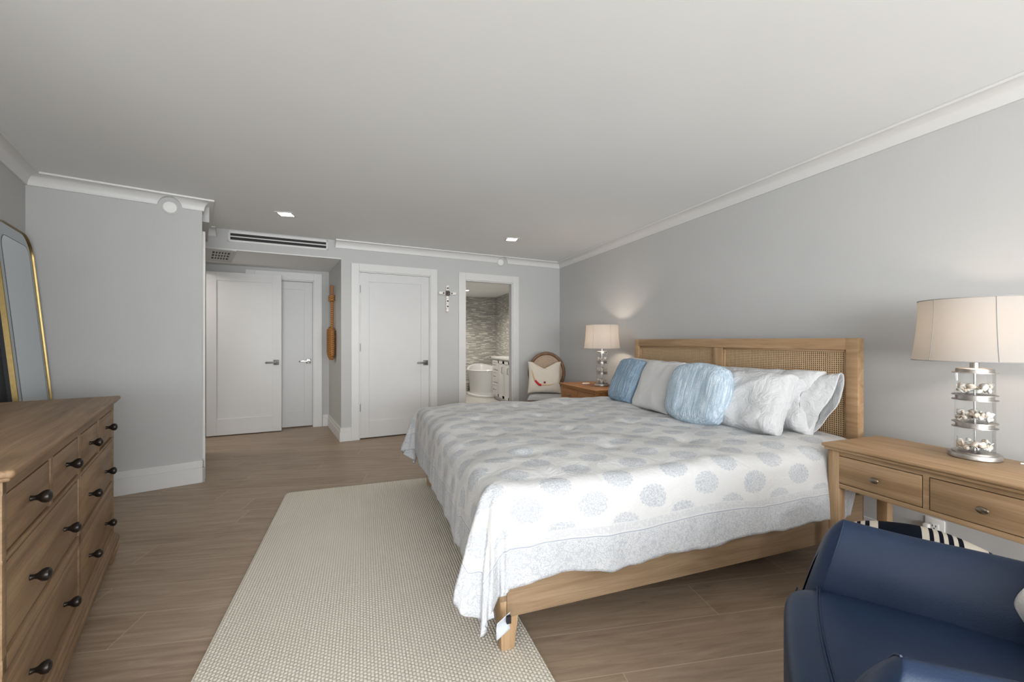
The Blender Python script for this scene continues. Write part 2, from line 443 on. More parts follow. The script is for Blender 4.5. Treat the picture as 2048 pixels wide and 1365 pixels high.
struct(MB().box(-4.5, 4.5, -4.8, 10.2, -.1, 0).build('floor', 'floor', smooth=False))
mb = MB(); mb.prism([(-3.2, -3.8), (3.0, -3.8), (3.0, 5.8), tuple(CR - EN * .06), tuple(CR + ED * 5.2 - EN * .06), (-3.2, 4.9)], H, H + .1)
struct(mb.build('ceiling', 'ceiling_paint', smooth=False))
struct(MB().box(2.78, 2.90, YR - .1, 5.70, 0, H).build('wall_right', 'wall_paint', smooth=False))
ll = (CL - P0).length
struct(wallbox(MB(), P0, LD, ND, -.1, ll + .1, -.12, 0, 0, H).build('wall_left', 'wall_paint', smooth=False))
struct(wallbox(MB(), CL, ND, LD, 0, .985, 0, .10, 0, H).build('wall_short', 'wall_paint', smooth=False))
# return wall with the entry doorway
rl = (RF - PE).length
mb = MB()
for a_, b_, z0 in ((.10, 1.12, 0), (1.12, 1.95, 2.04), (1.95, rl + .05, 0)): wallbox(mb, PE, LD, ND, a_, b_, -.10, 0, z0, H)
struct(mb.build('wall_return', 'wall_paint', smooth=False))
mb = MB(); wallbox(mb, PE, LD, ND, .10, rl + .3, -1.25, -1.15, 0, H); wallbox(mb, PE, LD, ND, .10, .2, -1.15, -.1, 0, H); wallbox(mb, PE, LD, ND, rl + .2, rl + .3, -1.15, -.1, 0, H)
wallbox(mb, PE, LD, ND, .10, rl + .3, -1.25, .05, 2.2, 2.35)
struct(mb.build('wall_hall', 'wall_paint', smooth=False))
# back wall with two doorways, soffit over the alcove
SI = (RI - CR).length
mb = MB()
for a_, b_, z0 in ((-.1, .814, 0), (.814, 1.509, 1.99), (1.509, 1.985, 0), (1.985, 2.855, 2.015), (2.855, 3.051, 0)):
    wallbox(mb, CR, ED, EN, a_, b_, 0, -.08, z0, H)
struct(mb.build('wall_back', 'wall_paint', smooth=False))
mb = MB(); mb.prism([tuple(ST), tuple(RI), tuple(RF + Vector((-.05, .1))), tuple(GA + Vector((.06, .1)))], 2.145, H)
struct(mb.build('wall_soffit', 'wall_paint', smooth=False))
mb = MB(); mb.prism([tuple(ST), tuple(RI), tuple(RF + Vector((-.05, .1))), tuple(GA + Vector((.06, .1)))], 2.135, 2.145)
struct(mb.build('ceiling_alcove', 'ceiling_paint', smooth=False))
AD = (GA - ST).normalized(); AN = Vector((-AD.y, AD.x))
if AN.x > 0: AN = -AN
al = (GA - ST).length
struct(wallbox(MB(), ST, AD, AN, .0, al + .1, 0, -.11, 0, 2.14).build('wall_alcove', 'wall_paint', smooth=False))
fl_ = (RF - GA).length
mb = MB()
for a_, b_, z0 in ((-.1, .185, 0), (.185, .885, 2.0), (.885, fl_ + .1, 0)): wallbox(mb, GA, ED, EN, a_, b_, 0, -.12, z0, 2.2)
struct(mb.build('wall_far', 'wall_paint', smooth=False))
# closet behind closed doors, walls painted black as the dark inside
mb = MB(); wallbox(mb, CR, ED, EN, 1.95, 2.9, -.5, -.45, 0, H); struct(mb.build('wall_closet', 'gap_shade', smooth=False))
mb = MB(); wallbox(mb, GA, ED, EN, .1, 1.0, -.5, -.45, 0, H); struct(mb.build('wall_closet_far', 'gap_shade', smooth=False))
# rear wall with the window the daylight comes through
mb = MB()
for x0, x1, z0, z1 in ((-2.72, -2.35, 0, H), (2.5, 2.9, 0, H), (-2.35, 2.5, 0, .06), (-2.35, 2.5, 2.15, H)): mb.box(x0, x1, YR - .12, YR, z0, z1)
struct(mb.build('wall_rear', 'wall_paint', smooth=False))
struct(MB().box(-2.72, -2.6, YR, YL - .1, 0, H).box(-2.72, P0.x, YL - .12, YL, 0, H).build('wall_side', 'wall_paint', smooth=False))
mb = MB().box(-2.35, 2.5, YR - .09, YR - .05, .06, .11).box(-2.35, 2.5, YR - .09, YR - .05, 2.10, 2.15)
for x0 in (-2.35, -.75, .85, 2.44): mb.box(x0, x0 + .06, YR - .09, YR - .05, .11, 2.10)
struct(mb.build('window_1', 'trim_white', smooth=False))

# ------------------------------------------------------------------ crown moulding with notches for the wall discs
PROF = [(0, 2.262), (.012, 2.262), (.013, 2.272)] + [(.013 + .058 * (1 - math.cos(R(a_))), 2.272 + .064 * math.sin(R(a_))) for a_ in (15, 30, 45, 60, 75, 90)] + [(.080, 2.336), (.082, 2.35)]
def crown(name, pts, side, notch=None):
    """pts: wall line; side(i): unit normal of segment i into the room; notch: (segment, distance, z, radius)"""
    mb = MB(); b = bmesh.new(); rows = []
    nseg = len(pts) - 1
    for i in range(nseg):
        p, q = pts[i], pts[i + 1]; d = (q - p).normalized(); L_ = (q - p).length; nn = side[i]
        def mitre(j):
            if j == 0 and i == 0 or j == 1 and i == nseg - 1: return 0.0
            o = side[i - 1] if j == 0 else side[i + 1]
            den = 1 + nn.dot(o); m = (nn + o) / den            # offset per unit projection
            return m.dot(d)
        m0, m1 = mitre(0), mitre(1)
        ts = [0, 1]
        nz = None
        if notch and notch[0] == i:
            nz = notch; ts = [0] + [(notch[1] + notch[3] * math.cos(R(a_))) / L_ for a_ in range(180, -1, -9)] + [1]
        for t in ts:
            zc = -1
            if nz:
                dd = abs(t * L_ - nz[1])
                if dd < nz[3]: zc = nz[2] + math.sqrt(nz[3] ** 2 - dd ** 2)
            ring = []
            pr = PROF
            for pp, z in pr:
                zz = min(max(z, zc), 2.349)
                if zz > z and pp > 0:
                    pp = np.interp(zz, [c_[1] for c_ in PROF[2:]], [c_[0] for c_ in PROF[2:]])
                base = p + d * (t * L_)
                mm = (m0 * (1 - t) + m1 * t) if len(ts) == 2 else (m0 if t == 0 else m1 if t == 1 else 0)
                w_ = base + nn * pp + d * (mm * pp)
                ring.append(b.verts.new((w_.x, w_.y, zz)))
            rows.append((i, ring))
    for (i, a_), (j, c_) in zip(rows, rows[1:]):
        for k in range(len(PROF) - 1):
            try: b.faces.new((a_[k], a_[k + 1], c_[k + 1], c_[k]))
            except ValueError: pass
    b.faces.new(rows[0][1]); b.faces.new(rows[-1][1][::-1])
    mb.add(b); return struct(mb.build(name, 'trim_white', smooth=True))
crown('trim_1', [P0, CL, PE, RI, CR + ED * 4.25], [ND, -LD, ND, EN], (1, .777, 2.256, .078))
crown('trim_2', [CR + ED * 3.115, CR, Vector((2.78, YR))], [EN, Vector((-1, 0))], (0, 3.115 - .962, 2.262, .080))

# baseboards: tall board with a stepped top
def base(name, p, d, nn, a, b, h=.17):
    mb = MB(); wallbox(mb, p, d, nn, a, b, 0, .018, 0, h * .70, .002); wallbox(mb, p, d, nn, a, b, 0, .012, h * .70, h, .003)
    return struct(mb.build(name, 'trim_white', smooth=False))
base('baseboard_left', P0, LD, ND, 0, ll)
mb = MB(); wallbox(mb, CL, ND, -LD, 0, 1.003, 0, .018, 0, .125, .002); wallbox(mb, CL, ND, -LD, 0, .997, 0, .012, .125, .18, .003)
wallbox(mb, PE, LD, ND, -.018, .06, 0, .018, 0, .125, .002); wallbox(mb, PE, LD, ND, -.012, .06, 0, .012, .125, .18, .003)
struct(mb.build('baseboard_short', 'trim_white', smooth=False))
mb = MB(); wallbox(mb, ST, AD, AN, -.018, al, 0, .018, 0, .112, .002); wallbox(mb, ST, AD, AN, -.012, al, 0, .012, .112, .16, .003)
wallbox(mb, CR, ED, EN, 2.94, 3.069, 0, .018, 0, .112, .002); wallbox(mb, CR, ED, EN, 2.94, 3.063, 0, .012, .112, .16, .003)
struct(mb.build('baseboard_alcove', 'trim_white', smooth=False))
mb = MB(); wallbox(mb, CR, ED, EN, 0, .682, 0, .018, 0, .112, .002); wallbox(mb, CR, ED, EN, 0, .682, 0, .012, .112, .16, .003)
wallbox(mb, CR, ED, EN, 1.602, 1.89, 0, .018, 0, .112, .002); wallbox(mb, CR, ED, EN, 1.602, 1.89, 0, .012, .112, .16, .003)
struct(mb.build('baseboard_back', 'trim_white', smooth=False))
mb = MB(); wallbox(mb, GA, ED, EN, 0, .08, 0, .018, 0, .112, .002); wallbox(mb, GA, ED, EN, 0, .08, 0, .012, .112, .16, .003)
wallbox(mb, GA, ED, EN, .99, fl_, 0, .018, 0, .112, .002); wallbox(mb, GA, ED, EN, .99, fl_, 0, .012, .112, .16, .003)
struct(mb.build('baseboard_far', 'trim_white', smooth=False))
base('baseboard_right', Vector((2.78, YR)), Vector((0, 1)), Vector((-1, 0)), 0, 5.67 - YR, .15)

# door casings and jambs
def casing(name, p, d, nn, i0, i1, ztop, w=.085, jamb=.12):
    mb = MB()
    for a_, b_, z0, z1 in ((i0 - w, i0, 0, ztop + w), (i1, i1 + w, 0, ztop + w), (i0, i1, ztop, ztop + w)):
        wallbox(mb, p, d, nn, a_, b_, 0, .020, z0, z1, .003)
    for a_, b_, z0, z1 in ((i0 - .004, i0 + .012, 0, ztop), (i1 - .012, i1 + .004, 0, ztop), (i0, i1, ztop - .012, ztop + .004)):
        wallbox(mb, p, d, nn, a_, b_, .001, -jamb, z0, z1)
    return struct(mb.build(name, 'trim_white', smooth=False))
casing('trim_3', CR, ED, EN, .798, 1.512, 1.995, .094, .08)
casing('trim_4', CR, ED, EN, 1.986, 2.854, 2.012, .088)
casing('trim_5', GA, ED, EN, .190, .880, 1.995, .10)
struct(wallbox(MB(), PE, LD, ND, .07, .15, 0, .022, 0, 2.11, .003).build('trim_6', 'trim_white', smooth=False))

def lever(parent, X, flip=1, mat='nickel_dark'):
    """square rose with a flat lever; lever runs towards +x*flip, face at -y"""
    mb = MB(); mb.box(-.030, .030, -.010, 0, -.032, .032, .003); mb.box(-.009, .009, -.050, -.010, -.009, .009, .003)
    x0, x1 = sorted((-.010 * flip, .118 * flip)); mb.box(x0, x1, -.058, -.044, -.011, .011, .003)
    o = mb.build('door_handle', mat, parent); o.matrix_local = X; return o
def door(name, p, d, nn, a, b, t_face, z0, z1, handle_at, flip, hinges=(), hmat='nickel_dark', hz=.90, thick=.036):
    """panelled slab; its front lies at offset t_face along nn"""
    wd = b - a; fy = d.x * nn.y - d.y * nn.x
    X = Matrix(((d.x, -nn.x, 0, p.x + d.x * a + nn.x * t_face), (d.y, -nn.y, 0, p.y + d.y * a + nn.y * t_face), (0, 0, 1, 0), (0, 0, 0, 1)))
    st_, tp, bt = .105, .105, .20
    mb = MB()
    mb.box(.0, wd, .011, thick, z0, z1)
    mb.box(0, st_, 0, .012, z0, z1, .0015).box(wd - st_, wd, 0, .012, z0, z1, .0015).box(st_, wd - st_, 0, .012, z1 - tp, z1, .0015).box(st_, wd - st_, 0, .012, z0, z0 + bt, .0015)
    o = mb.build(name, 'door_white', smooth=False); o.matrix_world = X; struct(o)
    lever(o, Matrix.Translation((handle_at, 0, hz)), flip, hmat)
    for hz_ in hinges:
        h = MB(); h.lathe([(.006, -.045), (.006, .045)], 10); h.box(-.012, .004, -.002, .004, -.045, .045)
        ho = h.build('hinge', 'nickel_dark', o); ho.location = (wd + .004, -.004, hz_)
    return o
door('door_1', CR, ED, EN, 2.000, 2.842, -.012, .012, 1.998, .045, 1, (.376, 1.10, 1.80), hz=.90)
door('door_2', GA, ED, EN, .203, .868, -.075, .012, 1.982, .05, 1, hmat='chrome', hz=.90)
OD0 = Vector((-1.803, 6.033)); OD = (Vector((-1.002, 6.119)) - OD0).normalized(); ON = Vector((OD.y, -OD.x))
# the open entry door: measured from its free edge back to the hinge
door('door_3', Vector((-1.002, 6.119)), -OD, ON, 0, .806, 0, .012, 2.03, .06, 1, hz=.90)

# ------------------------------------------------------------------ ceiling and wall fittings
def slot_vent():
    X = Matrix(((ED.x, -EN.x, 0, CR.x), (ED.y, -EN.y, 0, CR.y), (0, 0, 1, 0), (0, 0, 0, 1)))
    t = thing('slot_diffuser', 'long white air vent with two black slots above the alcove', 'vent'); t.matrix_world = X
    a_, b_, z0, z1 = 3.19, 4.155, 2.222, 2.338
    mb = MB().box(a_, b_, -.008, 0, z0, z0 + .022, .002).box(a_, b_, -.008, 0, z1 - .026, z1, .002).box(a_, a_ + .022, -.008, 0, z0, z1, .002).box(b_ - .022, b_, -.008, 0, z0, z1, .002)
    mb.box(a_, b_, -.008, 0, 2.2735, 2.2855, .002)
    mb.build('frame', 'trim_white', t, False)
    for z_ in (2.258, 2.299): MB().box(a_ + .02, b_ - .02, -.003, .0, z_ - .015, z_ + .015).build('slot', 'vent_black', t, False)
slot_vent()
VC = Vector((-1.50, 5.47)); VD = Vector((-.245, .775)).normalized()
t = thing('ceiling_grille', 'small square grille with dark openings in the alcove ceiling', 'vent', (VC.x, VC.y, 2.135), math.atan2(VD.y, VD.x) - math.pi / 2)
MB().box(-.085, .085, -.28, .28, -.0035, -.0005).build('backing', 'vent_black', t, False)
mb = MB()
mb.box(-.145, -.078, -.40, .40, -.012, -.0002, .002).box(.078, .125, -.40, .40, -.012, -.0002, .002).box(-.078, .078, -.40, -.265, -.012, -.0002).box(-.078, .078, .265, .40, -.012, -.0002)
for y0, y1 in ((-.105, -.075), (.075, .105)): mb.box(-.078, .078, y0, y1, -.011, -.004)
for k in range(7):
    x_ = -.078 + .156 * k / 6
    if 0 < k < 6:
        for y0, y1 in ((-.265, -.105), (-.075, .075), (.105, .265)): mb.box(x_ - .005, x_ + .005, y0, y1, -.010, -.004)
mb.build('frame', 'grille_grey', t, False)

def downlight(x, y, z, label, rz, power, s=.055):
    t = thing('downlight', label, 'ceiling light', (x, y, z), rz, 'recessed ceiling lights')
    mb = MB(); o_ = s + .022
    mb.box(-o_, o_, -o_, -s, -.006, 0, .002).box(-o_, o_, s, o_, -.006, 0, .002).box(-o_, -s, -s, s, -.006, 0, .002).box(s, o_, -s, s, -.006, 0, .002)
    mb.build('trim_ring', 'trim_white', t, False)
    MB().box(-s, s, -s, s, -.003, -.0005).build('lens', 'led', t, False)
    if power: spot('downlight_or_fill', (x, y, z - .03), power)
downlight(-.673, 4.330, H, 'square recessed ceiling light above the alcove side of the room', R(-8), 9)
downlight(1.610, 4.530, H, 'square recessed ceiling light nearer to the bathroom doorway', R(-8), 9)

def disc(p, d, nn, a, z, r, label):
    X = Matrix(((d.x, nn.y * 0 + (-nn.x), 0, p.x + d.x * a), (d.y, -nn.y, 0, p.y + d.y * a), (0, 0, 1, z), (0, 0, 0, 1)))
    t = thing('sprinkler_cover', label, 'sprinkler cover', group='round covers in the crown moulding'); t.matrix_world = X
    rot = Matrix.Rotation(R(90), 4, 'X')
    MB().lathe([(r + .012, 0), (r + .012, .004), (r + .006, .006)], 40, X=rot).build('ring', 'wall_paint', t)
    MB().lathe([(r, .0), (r, .011), (r - .004, .015), (0, .017)], 40, X=rot).build('cover_plate', 'plate_white', t)
disc(CL, ND, -LD, .777, 2.253, .046, 'round white cover set into the crown moulding of the wall beside the mirror')
disc(CR, ED, EN, .986, 2.274, .046, 'round white cover set into the crown moulding above the bathroom doorway')

# wall outlet under the near table with a plugged-in cord
t = thing('wall_outlet', 'white double wall outlet under the near wooden side table', 'outlet', (2.78, 1.296, .203))
MB().box(-.008, 0, -.040, .040, -.060, .060, .003).build('cover_plate', 'plate_white', t)
MB().box(-.012, -.006, -.018, .018, -.036, .036, .004).build('socket', 'plate_white', t)
mb = MB()
for zc in (-.019, .019):
    for yy in (-.007, .007): mb.box(-.0128, -.0115, yy - .0016, yy + .0016, zc - .001, zc + .009)
    mb.box(-.0128, -.0115, -.003, .003, zc - .011, zc - .006)
mb.build('slot', 'vent_black', t, False)
mb = MB(); mb.box(-.040, -.012, .010, .034, .002, .030, .005)
mb.tube([(-.030, .022, .006), (-.038, .022, -.02), (-.030, .026, -.08), (-.024, .03, -.195)], .0035)
o = mb.build('lamp_cord', 'cable'); o.location = (2.78, 1.296, .203); tag(o, 'thin white cord plugged into the wall outlet under the table', 'cord')
o.location = (2.775, 1.296, .203)

# cross of shells between the two doorways
cx_w = CR + ED * 1.762
X = Matrix(((ED.x, -EN.x, 0, cx_w.x), (ED.y, -EN.y, 0, cx_w.y), (0, 0, 1, 1.80), (0, 0, 0, 1)))
t = thing('wall_cross', 'ornate shell wall cross with dark stones between the doorways', 'cross'); t.matrix_world = X
mb = MB()
mb.box(-.016, .016, -.012, 0, -.235, .10, .005).box(-.105, .105, -.012, 0, -.016, .016, .005)
mb.build('bar', 'shell_white', t)
beads = [(0, z_) for z_ in (.085, .05, -.05, -.085, -.12, -.155, -.19, -.225)] + [(x_, 0) for x_ in (-.10, -.07, -.04, .04, .07, .10)]
for i, (bx_, bz_) in enumerate(beads):
    mb = MB(); mb.ball((bx_, -.018, bz_), .0235, 1, .7, 1, 2); o = mb.build('bead', 'shell_white', t)
for bx_, bz_ in ((0, .066), (0, -.102), (0, -.172), (.055, 0), (-.055, 0)):
    MB().ball((bx_, -.031, bz_), .012, 1, .7, 1, 2).build('stone', 'gem', t)
mb = MB()
for k in range(7):
    a_ = k * 2 * math.pi / 7; mb.ball((.022 * math.cos(a_), -.030, .022 * math.sin(a_)), .016, 1, .5, 1, 2)
mb.ball((0, -.034, 0), .010, sub=2); mb.build('flower', 'gem', t)

# rope paddle hung in the alcove
op = ST + AD * .50
X = Matrix(((AD.x, AN.x * -1, 0, op.x), (AD.y, -AN.y, 0, op.y), (0, 0, 1, 0), (0, 0, 0, 1)))
t = thing('rope_paddle', 'brown rope-wrapped wooden paddle hanging in the alcove', 'wall decoration'); t.matrix_world = X
MB().box(-.016, .016, -.058, -.018, 1.74, 1.885, .006).build('grip', 'driftwood', t)
mb = MB()
for k in range(5): mb.tube([(.030 * math.cos(q) , -.038 + .030 * math.sin(q), 1.69 + .014 * k + .006 * math.sin(q)) for q in [j * math.pi / 8 for j in range(16)]], .011, 8, True)
mb.build('knot', 'jute', t)
MB().tube([(0, -.034, 1.74), (0, -.034, 1.5), (0, -.034, 1.30)], .019, 12).build('handle', 'jute', t)
mb = MB()
def bw(i): return min(1, (i / .10) ** .5 if i < .10 else 1) * (1 if i < .7 else max(0, 1 - ((i - .7) / .3) ** 2.2) ** .6)
def bl(i, j):
    q = j * 2 * math.pi; k = bw(i)
    return (.135 * k * math.cos(q), -.046 + .040 * k * math.sin(q), 1.35 - .41 * i)
mb.grid(30, 20, bl)
for k in range(17):
    i_ = .03 + .93 * k / 16; kk = bw(i_)
    mb.tube([(.137 * kk * math.cos(q), -.046 + .040 * kk * math.sin(q), 1.35 - .41 * i_ + .012 * math.cos(q)) for q in [j * math.pi / 10 for j in range(20)]], .011, 6, True)
mb.build('blade', 'jute', t)

area('hall_fill', (PE.x + LD.x * 1.5 - ND.x * .6, PE.y + LD.y * 1.5 - ND.y * .6, 2.15), (0, 0, 0), .4, .4, 7, (1, .94, .86))  # added unseen light, brightens the alcove through the entry doorway
# ------------------------------------------------------------------ bathroom seen through the doorway
mb = MB().box(2.97, 3.07, 5.75, 9.65, 0, 2.3); struct(mb.build('wall_bath_right', 'mosaic', smooth=False))
struct(MB().box(.9, 3.07, 9.55, 9.65, 0, 2.3).build('wall_bath_far', 'mosaic', smooth=False))
struct(MB().box(.85, .95, 5.6, 9.65, 0, 2.3).build('wall_bath_left', 'wall_paint', smooth=False))
mb = MB(); mb.prism([(.9, 5.50), (3.0, 5.78), (3.0, 9.6), (.9, 9.6)], 2.215, 2.30)
struct(mb.build('ceiling_bath', 'ceiling_paint', smooth=False))
mb = MB(); mb.prism([(.95, 5.56), (2.97, 5.83), (2.97, 9.55), (.95, 9.55)], 0, .004); struct(mb.build('floor_bath', 'bath_tile', smooth=False))
downlight(1.995, 8.37, 2.215, 'small recessed ceiling light inside the bathroom', 0, 50, .04)
spot('downlight_or_fill', (1.7, 6.9, 2.19), 48, 160)  # added spot without a fixture, brightens the bathroom
t = thing('bathtub', 'white freestanding bathtub beyond the bathroom doorway', 'bathtub', (2.53, 8.84, .004))
def tubf(i, j):
    q = j * 2 * math.pi; c_, s_ = math.cos(q), math.sin(q)
    stages = [(0, .30, .50), (.05, .335, .54), (.08, .33, .53), (.30, .345, .58), (.52, .385, .645), (.545, .395, .66), (.555, .385, .65), (.54, .345, .60), (.30, .30, .52), (.14, .26, .46), (.12, .0, .0)]
    f_ = i * (len(stages) - 1); k = min(int(f_), len(stages) - 2); f_ -= k
    z_, ax_, ay_ = [stages[k][m] * (1 - f_) + stages[k + 1][m] * f_ for m in range(3)]
    lift = (.09 * max(0, s_) ** 2 + .02 * max(0, -s_) ** 2) * (z_ / .55)
    return (ax_ * c_, ay_ * s_, z_ + lift)
MB().grid(40, 48, tubf).build('tub_shell', 'tub_white', t, weld=True)
MB().oval(.40, .60, 0, .045, bev=.008).build('plinth', 'tub_white', t)
t = thing('bathroom_vanity', 'white bathroom vanity cabinet with stone top', 'cabinet', (2.47, 7.05, .004))
MB().box(.012, .495, 0, 1.08, .06, .82).box(.05, .495, .02, 1.06, 0, .06).build('body', 'vanity_white', t, False)
MB().box(-.02, .497, -.02, 1.10, .82, .862, .004).build('countertop', 'stone_top', t)
for k, (z0, z1) in enumerate(((.61, .79), (.36, .59), (.09, .34))):
    d_ = MB().box(0, .012, .70, 1.04, z0, z1, .002).box(-.006, 0, .70, .74, z0, z1).box(-.006, 0, 1.0, 1.04, z0, z1).box(-.006, 0, .74, 1.0, z1 - .04, z1).box(-.006, 0, .74, 1.0, z0, z0 + .04).build('drawer', 'vanity_white', t, False)
    MB().tube([(-.004, .81, (z0 + z1) / 2), (-.03, .82, (z0 + z1) / 2), (-.03, .92, (z0 + z1) / 2), (-.004, .93, (z0 + z1) / 2)], .005, 8).build('pull', 'nickel_dark', d_)
for y0, y1 in ((.36, .68), (.03, .35)):
    d_ = MB().box(0, .012, y0, y1, .09, .79, .002).box(-.006, 0, y0, y0 + .05, .09, .79).box(-.006, 0, y1 - .05, y1, .09, .79).box(-.006, 0, y0, y1, .74, .79).box(-.006, 0, y0, y1, .09, .14).build('cabinet_door', 'vanity_white', t, False)
    MB().tube([(-.004, y0 + .03, .56), (-.03, y0 + .03, .57), (-.03, y0 + .03, .67), (-.004, y0 + .03, .68)], .005, 8).build('pull', 'nickel_dark', d_)

# ------------------------------------------------------------------ rug
def rugf():
    mb = MB(); x0, x1, y0, y1, r, hh = -.558, .622, .35, 3.60, .04, .013
    def corner(cx, cy, a0): return [(cx + r * math.cos(R(a_)), cy + r * math.sin(R(a_))) for a_ in range(a0, a0 + 91, 15)]
    poly = corner(x1 - r, y1 - r, 0) + corner(x0 + r, y1 - r, 90) + corner(x0 + r, y0 + r, 180) + corner(x1 - r, y0 + r, 270)
    b = bmesh.new(); rings = []
    cx, cy = (x0 + x1) / 2, (y0 + y1) / 2
    for ins, z in ((0, 0), (0, hh * .7), (.004, hh), (.02, hh)):
        rings.append([b.verts.new((x - math.copysign(min(ins, abs(x - cx)), x - cx), y - math.copysign(min(ins, abs(y - cy)), y - cy), z)) for x, y in poly])
    for a_, c_ in zip(rings, rings[1:]):
        for k in range(len(poly)): b.faces.new((a_[k], a_[(k + 1) % len(poly)], c_[(k + 1) % len(poly)], c_[k]))
    b.faces.new(rings[-1]); b.faces.new(rings[0][::-1])
    mb.add(b); o = mb.build('area_rug', 'rug', smooth=False)
    tag(o, 'cream woven area rug lying under the foot of the bed', 'rug')
rugf()
RUG = .0135

# ------------------------------------------------------------------ bed
BX0, BX1, BY0, BY1 = .475, 2.52, 1.475, 3.465
bed = thing('bed', 'light oak bed frame with tall cane headboard against the grey wall', 'bed', (0, 0, 0))
for y0 in (BY0, BY1 - .03):
    MB().box(BX0 + .03, BX1, y0, y0 + .03, .143, .36, .004).build('side_rail', 'rail_x', bed)
MB().box(BX0, BX0 + .03, BY0, BY1, .205, .36, .004).build('foot_rail', 'rail_y', bed)
for y_, sg in ((BY0 + .045, -1), (BY1 - .045, 1)):
    MB().taper(BX0 + .045, y_, RUG, .205, .026, .040, bev=.003, off=(-.006, sg * .006)).build('leg', 'oak_z', bed)
HY0, HY1, HT = 1.50, 3.472, 1.195
mb = MB()
mb.box(BX1, BX1 + .05, HY0, HY0 + .062, 0, HT, .003).box(BX1, BX1 + .05, HY1 - .062, HY1, 0, HT, .003)
mb.box(BX1, BX1 + .05, HY0 + .062, HY1 - .062, HT - .066, HT, .003).box(BX1, BX1 + .05, HY0 + .062, HY1 - .062, .30, .40, .003)
mb.build('headboard_frame', 'oak_y', bed)
yc = 2.455
MB().box(BX1 + .004, BX1 + .046, yc - .045, yc + .045, .40, HT - .066, .003).build('headboard_mullion', 'oak_z', bed)
for y0, y1 in ((HY0 + .062, yc - .045), (yc + .045, HY1 - .062)):
    MB().box(BX1 + .022, BX1 + .030, y0 - .001, y1 + .001, .40, HT - .066).build('cane_panel', 'cane', bed, False)
    mb = MB()
    for a_, b_, z0, z1 in ((y0, y0 + .014, .40, HT - .066), (y1 - .014, y1, .40, HT - .066), (y0, y1, HT - .080, HT - .066)):
        mb.box(BX1 + .012, BX1 + .024, a_, b_, z0, z1, .003)
    mb.build('panel_moulding', 'oak_y', bed)
mb = MB().box(BX0 + .04, BX1 - .005, BY0 + .035, BY1 - .035, .30, .34); mb.build('slat_deck', 'oak_y', bed, False)
mt = MB().box(BX0 + .06, BX1 - .01, BY0 + .06, BY1 - .05, .342, .615, .05, 4).build('mattress', 'white_cotton')
tag(mt, 'white mattress on the oak bed frame under the printed comforter', 'mattress')

# comforter: a cloth laid over the mattress; every vertex keeps its flat cloth position as UV
FX, FY0, FY1, HX = .500, 1.512, 3.455, 2.47
DROP = .405; TOPZ = .655
def cloth_at(a, b):
    """a: 0 (foot hem) .. 1 (head edge); b: 0 (near hem) .. 1 (far hem)"""
    xc = (FX - DROP) + a * (HX - FX + DROP); yc_ = (FY0 - DROP) + b * (FY1 - FY0 + 2 * DROP)
    dx = max(0, FX - xc); dy = max(0, FY0 - yc_, yc_ - FY1); sy = -1 if yc_ < FY0 else 1
    r = math.hypot(dx, dy)
    bx, by = max(xc, FX), min(max(yc_, FY0), FY1)
    # quilted loft on the top, tufts
    puff = .020 * noise.noise(Vector((xc * 3.1, yc_ * 3.1, 1.7))) + .006 * noise.noise(Vector((xc * 11, yc_ * 11, 4.2)))
    tx, ty = (xc - .25) / .46, (yc_ - 1.35) / .46
    td = math.hypot((tx - round(tx)) * .46, (ty - round(ty)) * .46)
    puff -= .022 * math.exp(-(td / .035) ** 2)
    puff += .008 * math.cos(6.28 * (tx - .5)) * math.cos(6.28 * (ty - .5)) * -1 * .5
    z = TOPZ + puff
    if r <= 0: 
        edge = min(xc - FX, yc_ - FY0, FY1 - yc_)
        return Vector((xc, yc_, z - .012 * math.exp(-edge / .06))), xc, yc_
    ux, uy = -dx / r, sy * dy / r
    RR = .078; q = math.pi / 2 * RR
    rl_ = r
    if r < q: out = RR * math.sin(r / RR); dn = RR * (1 - math.cos(r / RR))
    else:
        fl2 = R(7); out = RR + (r - q) * math.sin(fl2); dn = RR + (r - q) * math.cos(fl2)
    corner = dx > 0 and dy > 0
    hang = min(1, r / DROP)
    if corner:
        ph = math.atan2(dy, dx); w2 = math.sin(2 * ph) ** 2
        ext = max(0, r - RR)
        out += w2 * .032 * min(1, ext / .3) + w2 ** .5 * hang ** .7 * (.020 * math.sin(ph * 14 + 1.0) + .011 * math.sin(ph * 31 + 2)) + math.exp(-((ph - R(24)) / R(13)) ** 2) * .080 * hang - math.exp(-((ph - R(68)) / R(12)) ** 2) * .02 * hang
        dn *= 1 - .05 * w2
    # folds running down the drop
    t_along = (xc if dy > dx else yc_)
    wv = (1 - .7 * min(1, max(0, (xc - 1.7) / .3)) * (sy < 0)) * .016 * noise.noise(Vector((t_along * 5.5, .3 + sy, 2.1 + r * 1.2))) + .009 * noise.noise(Vector((t_along * 15, 7.3, r * 2.5)))
    out += wv * hang ** 1.2 + .012 * math.sin(min(1, r / DROP) * math.pi)      # loft
    z = z - .012 * max(0, 1 - r / .1) - dn + .010 * noise.noise(Vector((t_along * 4, 3.3, 9))) * hang
    out = max(out, .0)
    px, py_ = bx + ux * out, by + uy * out
    if dy > 0 and sy < 0: px -= .17 * hang * max(0, (xc - 2.0) / (HX - 2.0)) ** 2 * 1.0
    return Vector((px, py_, z)), xc, yc_
NA, NB_ = 170, 210
bm = bmesh.new(); uvl = bm.loops.layers.uv.new('UVMap'); vg = []; uvv = {}
for i in range(NA + 1):
    rowv = []
    for j in range(NB_ + 1):
        p, xc, yc_ = cloth_at(i / NA, j / NB_); v_ = bm.verts.new(p); uvv[v_] = (xc, yc_); rowv.append(v_)
    vg.append(rowv)
